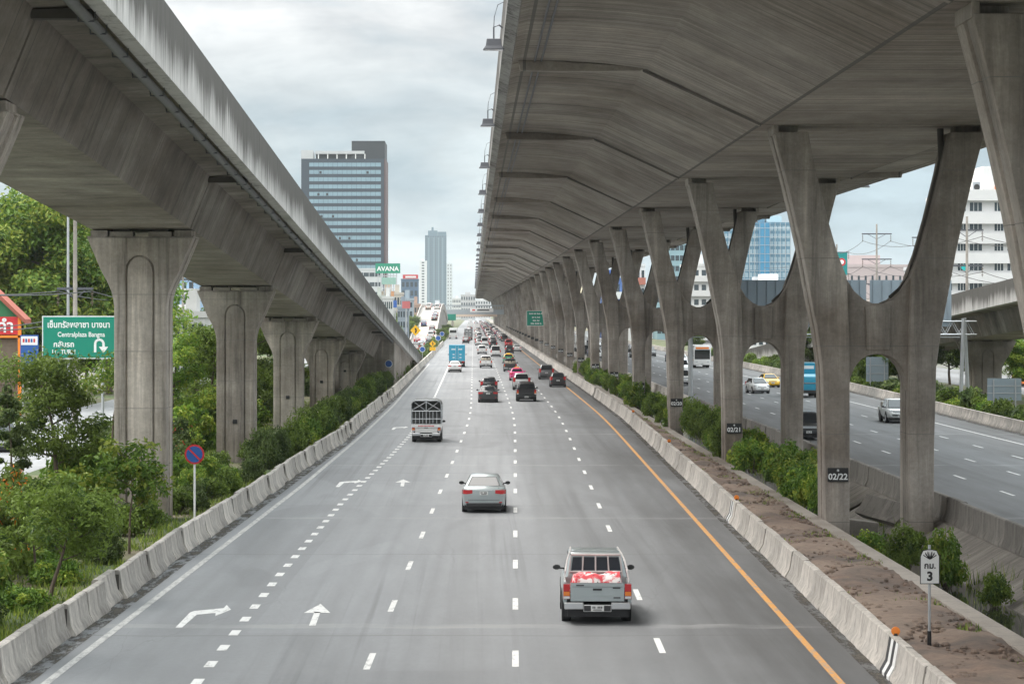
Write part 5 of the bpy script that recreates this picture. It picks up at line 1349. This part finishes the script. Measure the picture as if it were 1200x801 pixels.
for k, dz in enumerate((2.6,6.5,10.3)):
    for s in (-1, 1): wires([(70+s*2,640,21-dz),(66.5+s*2.1,500,20.5-dz+1.1),(62+s*2.1,420,21.6-dz),(54.2+s*1.7,300,18.6-dz+.4),(58.5+s*1.7,260,17.5-dz+.4),(62,150,16.5-dz)], 'thin black power line strung between the crossarmed poles')
for z in (9.6, 7.6): 
    for s in (-1,1): wires([(-27+s*1.2,60,z+1),(-28.6+s*1.2,196,z),(-33.2+s*1.1,312,z+1.2),(-36,420,z)], 'thin black power line along the left side street')

# ------------------------------------------------------------------ buildings
def wallmat(name, c): return plain('wall_'+name, c, .8, 0, .10, scale=.35)
WGL = plain('window_glass', (.035,.05,.06), .12, 0, .35, spec=.8, scale=.6)
def building(label, x0, x1, y, dep, h, wall, floors, cols, name='apartment_building', win=WGL, cat='building', fill=.55, wfill=.6, z0=1.0, side=True, ledge=None, roof=True, group=None):
    r = empty(name, ((x0+x1)/2, y, 0), 0, label, cat, group); w = x1-x0
    b = MB().box(-w/2,w/2,0,dep,0,h,wall); b.box(-w/2-.15,w/2+.15,-.15,dep+.15,h,h+.7,wall); b.build('wall', r)
    fh = (h-z0)/floors
    ws = MB().box(-.5,.5,-.06,.05,-.5,.5,win).mesh('window'); count = 0
    if floors*cols <= 100 and cols > 0:
        cw = w/cols
        for f in range(floors):
            for c in range(cols):
                o = mesh_obj('window', ws, r, (-w/2+cw*(c+.5), 0, z0+fh*(f+.5))); o.scale = (cw*wfill, 1, fh*fill)
    else:
        for f in range(floors):
            zc = z0+fh*(f+.5); m = MB()
            n = max(1, cols); cw = w/n
            for c in range(n): m.box(-w/2+cw*(c+.5)-cw*wfill/2,-w/2+cw*(c+.5)+cw*wfill/2,-.06,.05,zc-fh*fill/2,zc+fh*fill/2,win)
            s = 1 if x1 < 0 else -1
            if side: 
                for q in range(3): m.box(s*w/2-.05,s*w/2+.06,dep*(.12+.3*q),dep*(.32+.3*q),zc-fh*fill/2,zc+fh*fill/2,win)
            m.build('window_row', r)
    if ledge:
        for f in range(floors):
            zc = z0+fh*f; MB().box(-w/2-.1,w/2+.1,-1.1,-.002,zc-.15,zc+fh*.36,ledge).build('balcony', r)
    if roof:
        m = MB().box(-w*.2,w*.15,dep*.3,dep*.7,h+.7,h+3.2,wall); m.build('roof_housing', r)
    return r
K = lambda px, Y: (px-VX)/F*Y
ZZ = lambda py, Y: CAMH-(py-VY)/F*Y
# dark office tower
Y = 1470; x0, x1 = K(353,Y), K(450,Y)
r = empty('office_tower', ((x0+x1)/2, Y, 0), 0, 'dark grey office tower with pale blue window bands, tallest building at left', 'building'); w = x1-x0
tg = wallmat('tower_slate', (.020,.034,.052)); tb = plain('tower_window', (.20,.31,.37), .12, .0, .25, spec=.8, scale=.15); tr_ = wallmat('tower_red', (.085,.045,.045)); td = wallmat('tower_cap', (.014,.018,.024))
zt = ZZ(186,Y)
MB().box(-w/2,w/2,0,46,0,zt,tg).build('wall', r)
MB().box(w/2,w/2+.8,.4,46,0,zt,tr_).build('side_cladding', r)
MB().box(K(412,Y)-(x0+x1)/2,w/2+.4,1,40,zt,ZZ(165,Y),td).build('roof_housing', r)
MB().box(-w/2,-w/2+6.5,0,14,zt,zt+4,wallmat('roof_pale', (.45,.46,.47))).box(-w/2,-w/2+6.5,.0,.2,zt+4,zt+4.6,wallmat('roof_pale', (.45,.46,.47))).build('roof_box', r)
b = MB().box(-w/2+7.5,K(427,Y)-(x0+x1)/2,-.3,8,zt+2.6,zt+4.2,wallmat('roof_pale', (.45,.46,.47))); b.box(-w/2+7.5,K(427,Y)-(x0+x1)/2,6,9,zt,zt+2.6,td)
for q in range(6): b.box(-w/2+9+5*q,-w/2+9.5+5*q,0,.5,zt,zt+2.6,M['white'])
b.build('roof_canopy', r)
for f in range(20):
    zc = ZZ(193,Y)-3.93*f
    if zc < 8: break
    m = MB().box(-w/2+4.2,w/2-1.7,-.12,.2,zc-1.05,zc+1.05,tb); 
    bw = random.Random(f)
    for q in range(15): m.box(-w/2+4.2+2.55*q,-w/2+4.32+2.55*q,-.18,-.1,zc-1.05,zc+1.05,tg)
    if f % 3 == 1:
        for q in range(2): xx = bw.uniform(-w/2+5, w/2-4); m.box(xx,xx+1.2,-.16,-.1,zc-.9,zc+.5,td)
    m.build('window_band', r)
building('white office block in front of the dark office tower', K(352,1200), K(446,1200), 1200, 30, ZZ(316,1200), wallmat('white', (.52,.54,.55)), 6, 14, 'office_building', fill=.42, wfill=.9)
# AVANA board
Y = 1000; r = empty('rooftop_sign', (K(454.5,Y), Y, 0), 0, 'green rooftop board with large white capital letters on a frame', 'sign')
hw = 14.5*Y/F; MB().box(-hw,hw,0,.4,ZZ(320,Y),ZZ(308.5,Y),plain('board_green', (.0,.24,.14), .5)).build('board', r)
lettering('AVANA', 2.35, M['signwhite'], r, (0,-.1,ZZ(315,Y)), .05, sx=1.0)
fr = MB()
for q in range(7): fr.tube([(-hw*.8+hw*.25*q,.6,ZZ(345,Y)),(-hw*.8+hw*.25*q,.6,ZZ(312,Y))], .18, M['steel'], 5)
for z in (323,330,338): fr.tube([(-hw*.8,.6,ZZ(z,Y)),(hw*.75,.6,ZZ(z,Y))], .15, M['steel'], 5)
fr.build('frame', r)
MB().box(-hw*.5,hw*.65,.2,.5,ZZ(333,Y),ZZ(325,Y),plain('board_pale_green', (.25,.42,.36), .6)).build('lower_board', r)
building('tan shophouse carrying the green rooftop board', K(444,1003), K(466,1003), 1003, 12, ZZ(343,1003), wallmat('tan', (.50,.42,.34)), 4, 5, 'shophouse')
Y = 1600; r = building('dark blue commercial building with a red roof board', K(470,Y), K(490,Y), Y, 20, ZZ(328,Y), wallmat('navy', (.08,.14,.22)), 5, 4, 'office_building', roof=False)
rb_ = MB().box(-4.0,5.0,-.4,-.05,ZZ(328,Y)+.8,ZZ(323.5,Y)+.9,M['signred']).build('roof_board', r); MB().box(-2.5,3.8,-.5,-.42,ZZ(327,Y)+.8,ZZ(325,Y)+.8,M['signwhite']).build('lettering', rb_)
shop = [((.44,.41,.36),3,4),((.28,.33,.37),4,3),((.52,.53,.52),3,5),((.38,.27,.22),3,3),((.40,.43,.40),4,4),((.22,.26,.30),3,4)]
sl_ = ['cream','blue-grey','white','terracotta','pale grey-green','slate']
for i, (px0, px1, py, Y) in enumerate(((458,472,345,880),(470,484,352,820),(448,460,350,760),(482,492,358,960),(438,450,348,900),(466,478,362,690))):
    c, f, n = shop[i]; building('%s shophouse in the jumble below the green rooftop board' % sl_[i], K(px0,Y), K(px1,Y), Y, 14, ZZ(py,Y), wallmat('shop%d' % i, c), f, n, 'shophouse')
for i, (px, py, Y, c, wd) in enumerate(((476,357,680,plain('board_faded_red', (.45,.12,.12), .6),2.0),(463,356,680,M['signblue'],.9),(452,372,640,M['signwhite'],2.4),(460,345,800,plain('board_faded_orange', (.5,.25,.12), .6),.9))):
    r = empty('billboard', (K(px,Y), Y, 0), 0, ['red','blue','white','orange'][i]+' billboard on a post among the shophouses left of the collector road', 'billboard'); z = ZZ(py,Y)
    MB().box(-wd/2,wd/2,-.1,.1,z-.9,z+.9,c).build('board', r); m = MB(); pole(m, 0, .2, 0, z, .15, M['steel'], 6); m.build('post', r)
# distant towers in the middle
Y = 3600; building('slim white tower with a single column of windows, left of the blue tower', K(491.5,Y), K(500,Y), Y, 30, ZZ(306,Y), wallmat('bright_white', (.60,.61,.61)), 20, 1, 'apartment_tower', wfill=.35, fill=.5)
Y = 3900; bt = wallmat('blue_tower', (.075,.145,.19)); r = building('tall blue-grey apartment tower in the middle of the picture', K(498,Y), K(523,Y), Y, 30, ZZ(276,Y), bt, 36, 9, 'apartment_tower', plain('tower_glass', (.015,.035,.055), .3, 0, .3, scale=.1), wfill=.5, fill=.5, roof=False)
MB().box(-11,2.5,4,26,ZZ(276,Y),ZZ(270,Y),bt).box(3,15,2,26,ZZ(276,Y),ZZ(271.5,Y),bt).box(-6,-3,6,9,ZZ(270,Y),ZZ(266,Y),bt).build('roof_housing', r)
for xx in (-10,-2.5,4,10): MB().box(xx-.8,xx+.8,-1.1,-.07,2,ZZ(278,Y),wallmat('pale_fin', (.13,.21,.26))).build('fin', r)
Y = 4300; building('pale distant tower right of the blue tower', K(523.5,Y), K(530,Y), Y, 30, ZZ(309,Y), wallmat('faded', (.50,.53,.54)), 16, 2, 'apartment_tower', wfill=.3)
for i, (px0, px1, py, Y) in enumerate(((540,557,346,2600),(530,541,350,2900),(505,520,356,2300),(557,575,352,3000))):
    building('low %s building on the horizon near the footbridge' % ('wide grey','pale narrow','dull grey','hazy white')[i], K(px0,Y), K(px1,Y), Y, 30, ZZ(py,Y), wallmat('horizon%d' % i, [(.42,.42,.42),(.55,.55,.54),(.46,.48,.5),(.6,.6,.6)][i]), 4, 6, 'office_building')
# right side
wh = wallmat('apartment_white', (.66,.66,.66)); Y = 450; x0, x1 = K(1106,Y), K(1260,Y)
r = empty('apartment_building', ((x0+x1)/2, Y, 0), 0, 'large white apartment block with balcony bands at the right border', 'building'); w = x1-x0; xc = (x0+x1)/2
MB().box(-w/2,w/2,0,18,0,27.6,wh).build('wall', r)
MB().box(K(1155,Y)-xc,K(1184,Y)-xc,2,14,27.6,32.2,wh).box(K(1184,Y)-xc,w/2,5,14,27.6,31,wh).build('roof_housing', r)
ac = MB().box(K(1142,Y)-xc,K(1150,Y)-xc,1,2,27.8,29.6,M['greypaint']).disc((K(1146,Y)-xc,.99,28.7),.5,M['black'],'y',14,.03); ac.build('air_conditioner', r)
MB().disc((K(1173,Y)-xc,1.6,28.7), .75, M['orange'], 'y', 18, .08).build('satellite_dish', r)
for f in range(8):
    zc = 27.9-3.26*f; MB().box(-w/2-.2,w/2+.2,-1.2,-.003,zc-2.05 if f else zc-1.5,zc-.35 if f else zc+.3,wh).build('balcony', r)
    if f == 0: continue
for f in range(7):
    zc = 27.9-2.75-3.26*f+.2
    for px0, px1 in ((1110,1116),(1122,1132),(1136,1151),(1165,1176),(1180,1193),(1198,1212),(1218,1232)):
        wnd = MB().box(K(px0,Y)-xc,K(px1,Y)-xc,-.05,.05,zc-.65,zc+.75,WGL).build('window', r)
        fr = MB(); n = 3
        for q in range(n+1): xx = K(px0,Y)-xc+(px1-px0)*Y/F*q/n; fr.box(xx-.04,xx+.04,-.09,-.045,zc-.65,zc+.75,M['white'])
        fr.build('frame', wnd)
MB().disc((K(1128,Y)-xc,-1.6,ZZ(313.5,Y)), .5, plain('teal_sign', (.0,.45,.45), .5), 'y', 20, .1).build('round_sign', r)
Y = 900; net = plain('scaffold_net', (.12,.24,.33), .8, 0, .28, scale=.5); r = building('building under construction wrapped in blue netting', K(848,Y), K(926,Y), Y, 24, ZZ(263,Y), net, 14, 16, 'construction_building', plain('net_gap', (.33,.45,.52), .8, 0, .3, scale=.3), fill=.62, wfill=.74)
w = (926-848)*Y/F
MB().box(.5,4.2,-.9,-.08,0,ZZ(262,Y),plain('chute_blue', (.05,.25,.43), .6)).build('hoist_shaft', r)
sc_ = MB()
for q in range(14): sc_.tube([(-w/2+w*q/13,-1.0,0),(-w/2+w*q/13,-1.0,ZZ(261,Y))], .09, M['steel'], 4)
for q in range(13): sc_.tube([(-w/2,-1.0,2.8*q+2),(w/2,-1.0,2.8*q+2)], .07, M['steel'], 4)
sc_.build('scaffold', r)
MB().box(w*.18,w*.40,6,16,ZZ(262,Y)+.7,ZZ(252,Y),wallmat('pale_blue', (.45,.58,.63))).build('roof_housing', r)
Y = 800; building('teal glass building seen through the far pier tops', K(770,Y), K(812,Y), Y, 20, ZZ(284,Y), wallmat('teal', (.25,.38,.42)), 9, 8, 'office_building', fill=.5, wfill=.8)
Y = 700; building('white balconied block seen through the V of the pier plated 02/20', K(803,Y), K(838,Y), Y, 16, ZZ(312,Y), wallmat('block_white', (.58,.58,.57)), 5, 4, fill=.5, ledge=wallmat('block_white', (.58,.58,.57)))
Y = 760; building('white block with a brick-red strip seen between middle piers', K(740,Y), K(756,Y), Y, 16, ZZ(312,Y), wallmat('cool_white', (.68,.71,.73)), 4, 3, ledge=wallmat('red_strip', (.42,.16,.12)))
Y = 820; building('blue and white shop building between the farther piers', K(705,Y), K(735,Y), Y, 16, ZZ(328,Y), wallmat('shop_blue', (.10,.18,.42)), 3, 4, 'shop_building', ledge=M['white'])
Y = 700; building('long low pale pink building beyond the power poles', K(962,Y), K(1075,Y), Y, 20, ZZ(313,Y), wallmat('pink', (.46,.395,.39)), 3, 14, 'warehouse', wfill=.3, fill=.3)
for i, (px0, px1, py, Y) in enumerate(((640,668,352,1300),(672,700,345,1100),(880,935,340,520),(940,985,335,620),(700,760,355,900),(1080,1130,330,560))):
    building('%s low building glimpsed between the pier legs' % ('hazy','pale yellow','wide white','grey-roofed','light grey','cream')[i], K(px0,Y), K(px1,Y), Y, 18, ZZ(py,Y), wallmat('mid%d' % i, [(.5,.5,.5),(.66,.62,.48),(.7,.7,.7),(.45,.45,.45),(.58,.6,.6),(.66,.63,.58)][i]), 3, 7, 'shop_building')
r = empty('logo_sign', (K(986.5,500), 500, 0), 0, 'tall green sign with a red round emblem framed by the left pier prong', 'sign'); Y = 500
m = MB(); pole(m, 0, .3, 0, ZZ(320,Y), .2, M['steel'], 8); m.build('post', r); MB().box(-1.0,1.0,-.15,.15,ZZ(322,Y),ZZ(296,Y),plain('sign_teal', (.0,.22,.22), .5)).build('board', r)
MB().disc((-.05,-.17,ZZ(307,Y)), .72, M['signred'], 'y', 24, .05).build('emblem', r); MB().disc((-.05,-.20,ZZ(307,Y)), .42, M['signwhite'], 'y', 24, .05).build('emblem_centre', r)
# left side shops
Y = 215; x1 = K(27,Y); grn = wallmat('shop_green', (.05,.22,.10)); r = empty('gabled_shop', (x1, Y, 0), 0, 'shop with a green gable, red roof edge and weathered timber side at the left border', 'shop')
MB().box(-9,-.5,0,2.2,0,7.7,M['wood']).build('wall', r)
for q in range(9): MB().box(-9,-.49,-.05,0,.6*q+.6,.6*q+.66,M['bark']).build('board_joint', r) if q < 6 else None
MB().prism([(-9.2,7.7),(-.2,7.7),(-4.7,11.9)], .0, .2, grn).build('gable', r)
rf = MB(); rd = plain('roof_tile_red', (.34,.10,.07), .8, 0, .3, scale=4)
rf.loft([[(-4.7,-.5,12.3),(.25,-.5,7.55),(.25,-.5,7.2),(-4.7,-.5,11.9)],[(-4.7,2.4,12.3),(.25,2.4,7.55),(.25,2.4,7.2),(-4.7,2.4,11.9)]], rd); rf.loft([[(-4.7,-.5,12.3),(-9.65,-.5,7.55),(-9.65,-.5,7.2),(-4.7,-.5,11.9)],[(-4.7,2.4,12.3),(-9.65,2.4,7.55),(-9.65,2.4,7.2),(-4.7,2.4,11.9)]], rd)
rf.build('roof', r)
b = MB().box(-3.4,-.35,-.3,-.06,6.35,7.75,M['signred']).build('sign_board', r); lettering('คำ', 1.35, M['signwhite'], b, (-1.35,-.32,6.95), .03)
MB().box(-.35,-.12,-.35,.0,0,7.9,M['orange']).build('post', r)
MB().box(-3.4,.7,-.35,.0,6.1,6.28,M['orange']).build('beam', r)
r = empty('banner_sign', (K(34.5,205), 205, 0), 0, 'blue standing banner with a white header beside the gabled shop', 'sign')
b = MB().box(-.68,.68,-.05,.0,3.8,6.4,M['signblue']).box(-.62,.62,-.06,-.045,5.65,6.3,M['signwhite']).build('board', r); m = MB(); pole(m,-.5,.05,0,6.2,.05,M['steel'],6); pole(m,.5,.05,0,6.2,.05,M['steel'],6); m.build('post', r)
t = MB()
for q in range(5): t.box(-.5+.2*q,-.36+.2*q,-.07,-.06,5.85,6.12,M['signred'] if q % 2 == 0 else M['signblue'])
t.build('lettering', b)
building('white multi-storey building behind the trees left of the viaduct pier', K(95,345), K(132,345), 345, 14, ZZ(330,345), wallmat('left_white', (.72,.73,.74)), 5, 4)
building('pale blue and white building between the first two viaduct piers', K(196,420), K(228,420), 420, 14, ZZ(326,420), wallmat('left_blue', (.30,.45,.62)), 5, 4, ledge=M['white'])
building('grey shophouse between the first and second viaduct piers, lower one', K(203,300), K(240,300), 300, 10, ZZ(372,300), wallmat('left_grey', (.46,.46,.45)), 2, 4, 'shophouse')
for i in range(14):
    Y = 330+45*i; px = K(0,1)
    x = -52-((i*7) % 5)*2.5
    building('ordinary city building in the row beyond the left side street', x-7, x+6, Y, 18, 9+((i*5) % 7)*1.4, wallmat('row%d' % (i % 4), [(.6,.58,.54),(.48,.5,.52),(.66,.66,.64),(.5,.44,.4)][i % 4]), 3, 4, 'shophouse', group='buildings beyond the left side street')
for i in range(12):
    Y = 480+60*i; x = 84+((i*7) % 5)*6
    building('ordinary city building in the row beyond the opposite road', x-8, x+8, Y, 18, 9+((i*5) % 7)*1.5, wallmat('row%d' % (i % 4), (.6,.58,.54)), 3, 5, 'shophouse', group='buildings beyond the opposite road')

# ------------------------------------------------------------------ sky, air, sun, camera
world = bpy.data.worlds.new('World'); scene.world = world; world.use_nodes = True
nt = world.node_tree; nt.nodes.clear(); N = nt.nodes.new; Lk = nt.links.new
SUN_EL, SUN_AZ = 58.0, -62.0      # azimuth from +Y towards +X: the sun is up to the left
sky = N('ShaderNodeTexSky'); sky.sky_type = 'NISHITA'; sky.sun_disc = False; sky.sun_elevation = R(SUN_EL); sky.sun_rotation = R(SUN_AZ); sky.air_density = 1.2; sky.dust_density = 2.5
bg1 = N('ShaderNodeBackground'); bg1.inputs[1].default_value = .08; Lk(sky.outputs[0], bg1.inputs[0])
tc = N('ShaderNodeTexCoord'); sep = N('ShaderNodeSeparateXYZ'); Lk(tc.outputs['Generated'], sep.inputs[0])
def wn(scale, detail, off):
    mp = N('ShaderNodeMapping'); mp.inputs['Scale'].default_value = scale; mp.inputs['Location'].default_value = off; Lk(tc.outputs['Generated'], mp.inputs[0])
    n_ = N('ShaderNodeTexNoise'); n_.inputs['Scale'].default_value = 1; n_.inputs['Detail'].default_value = detail; n_.inputs['Roughness'].default_value = .55; n_.inputs['Distortion'].default_value = .3; Lk(mp.outputs[0], n_.inputs['Vector']); return n_.outputs['Fac']
def wramp(fac, stops):
    r_ = N('ShaderNodeValToRGB'); e_ = r_.color_ramp.elements
    while len(e_) < len(stops): e_.new(.5)
    for i, (p_, c_) in enumerate(stops): e_[i].position = p_; e_[i].color = (*c_, 1)
    Lk(fac, r_.inputs[0]); return r_.outputs[0]
def wmix(a, b, fac, mode='MIX'):
    m_ = N('ShaderNodeMix'); m_.data_type = 'RGBA'; m_.blend_type = mode
    if isinstance(fac, float): m_.inputs[0].default_value = fac
    else: Lk(fac, m_.inputs[0])
    for s_, v_ in ((6, a), (7, b)):
        if isinstance(v_, tuple): m_.inputs[s_].default_value = (*v_, 1)
        else: Lk(v_, m_.inputs[s_])
    return m_.outputs[2]
# overcast: pale at the horizon, brighter cloud higher, brightest overhead (values /4)
hcol = wramp(sep.outputs[2], [(0,(.112,.123,.128)),(.03,(.102,.118,.125)),(.060,(.102,.117,.124)),(.105,(.130,.134,.137)),(.20,(.20,.20,.20)),(.4,(.40,.395,.385)),(1,(.92,.89,.84))])
c1 = wn((9,9,34), 6, (1.3,.2,.9)); c2 = wn((30,30,75), 6, (.4,2,1.1))
hcol = wmix(hcol, wramp(c1, [(.34,(.72,.79,.84)),(.50,(1,1,1)),(.64,(1.28,1.26,1.24))]), 1.0, 'MULTIPLY')
hcol = wmix(hcol, wramp(c2, [(.32,(.84,.86,.88)),(.68,(1.16,1.15,1.14))]), .8, 'MULTIPLY')
# the east (right) is a heavier, bluer bank of cloud
az = wramp(sep.outputs[0], [(.0,(1,1,1)),(.03,(1,1,1)),(.085,(.56,.68,.75)),(.3,(.7,.78,.84)),(1,(.85,.88,.9))])
hcol = wmix(hcol, az, .85, 'MULTIPLY')
bg2 = N('ShaderNodeBackground'); bg2.inputs[1].default_value = 4.7; Lk(hcol, bg2.inputs[0])
mx = N('ShaderNodeMixShader'); mx.inputs[0].default_value = .90; Lk(bg1.outputs[0], mx.inputs[1]); Lk(bg2.outputs[0], mx.inputs[2])
wo = N('ShaderNodeOutputWorld'); Lk(mx.outputs[0], wo.inputs[0])

sd = bpy.data.lights.new('sun', 'SUN'); sd.energy = 1.5; sd.angle = R(14); sd.color = (1, .965, .91)
so = bpy.data.objects.new('sun', sd); col.objects.link(so)
dirv = Vector((math.sin(R(SUN_AZ))*math.cos(R(SUN_EL)), math.cos(R(SUN_AZ))*math.cos(R(SUN_EL)), math.sin(R(SUN_EL))))
so.rotation_euler = (-dirv).to_track_quat('-Z', 'Y').to_euler(); so.location = (0,0,300)

HAZE = 1
if HAZE:
    hz = MB().box(-4600,4600,-100,7600,-2.6,150,M['white']); ho = hz.build('haze'); tag(ho, kind='stuff')
    hm = bpy.data.materials.new('haze_air'); hm.use_nodes = True; hn = hm.node_tree; hn.nodes.clear()
    pv = hn.nodes.new('ShaderNodeVolumePrincipled'); pv.inputs['Color'].default_value = (.84,.90,.94,1); pv.inputs['Density'].default_value = .00006; pv.inputs['Anisotropy'].default_value = .1
    om = hn.nodes.new('ShaderNodeOutputMaterial'); hn.links.new(pv.outputs[0], om.inputs['Volume'])
    try: hm.cycles.homogeneous_volume = True
    except Exception: pass
    ho.data.materials.clear(); ho.data.materials.append(hm)

cam = bpy.data.cameras.new('camera'); co = bpy.data.objects.new('camera', cam); col.objects.link(co)
co.location = (0,0,CAMH); co.rotation_euler = (R(90),0,0)
cam.sensor_width = 36; cam.lens = F*36/1200; cam.clip_end = 20000; cam.clip_start = .5
cam.shift_x = (600-VX)/1200; cam.shift_y = (VY-400.5)/1200
scene.camera = co
scene.view_settings.view_transform = 'Standard'; scene.view_settings.look = 'None'; scene.view_settings.gamma = 1; scene.view_settings.exposure = 0.38
scene.view_settings.use_curve_mapping = False
scene.render.engine = 'CYCLES'
cy = scene.cycles; cy.use_denoising = True; cy.max_bounces = 8; cy.diffuse_bounces = 4; cy.glossy_bounces = 3; cy.volume_bounces = 1; cy.transparent_max_bounces = 6
cy.caustics_reflective = False; cy.caustics_refractive = False
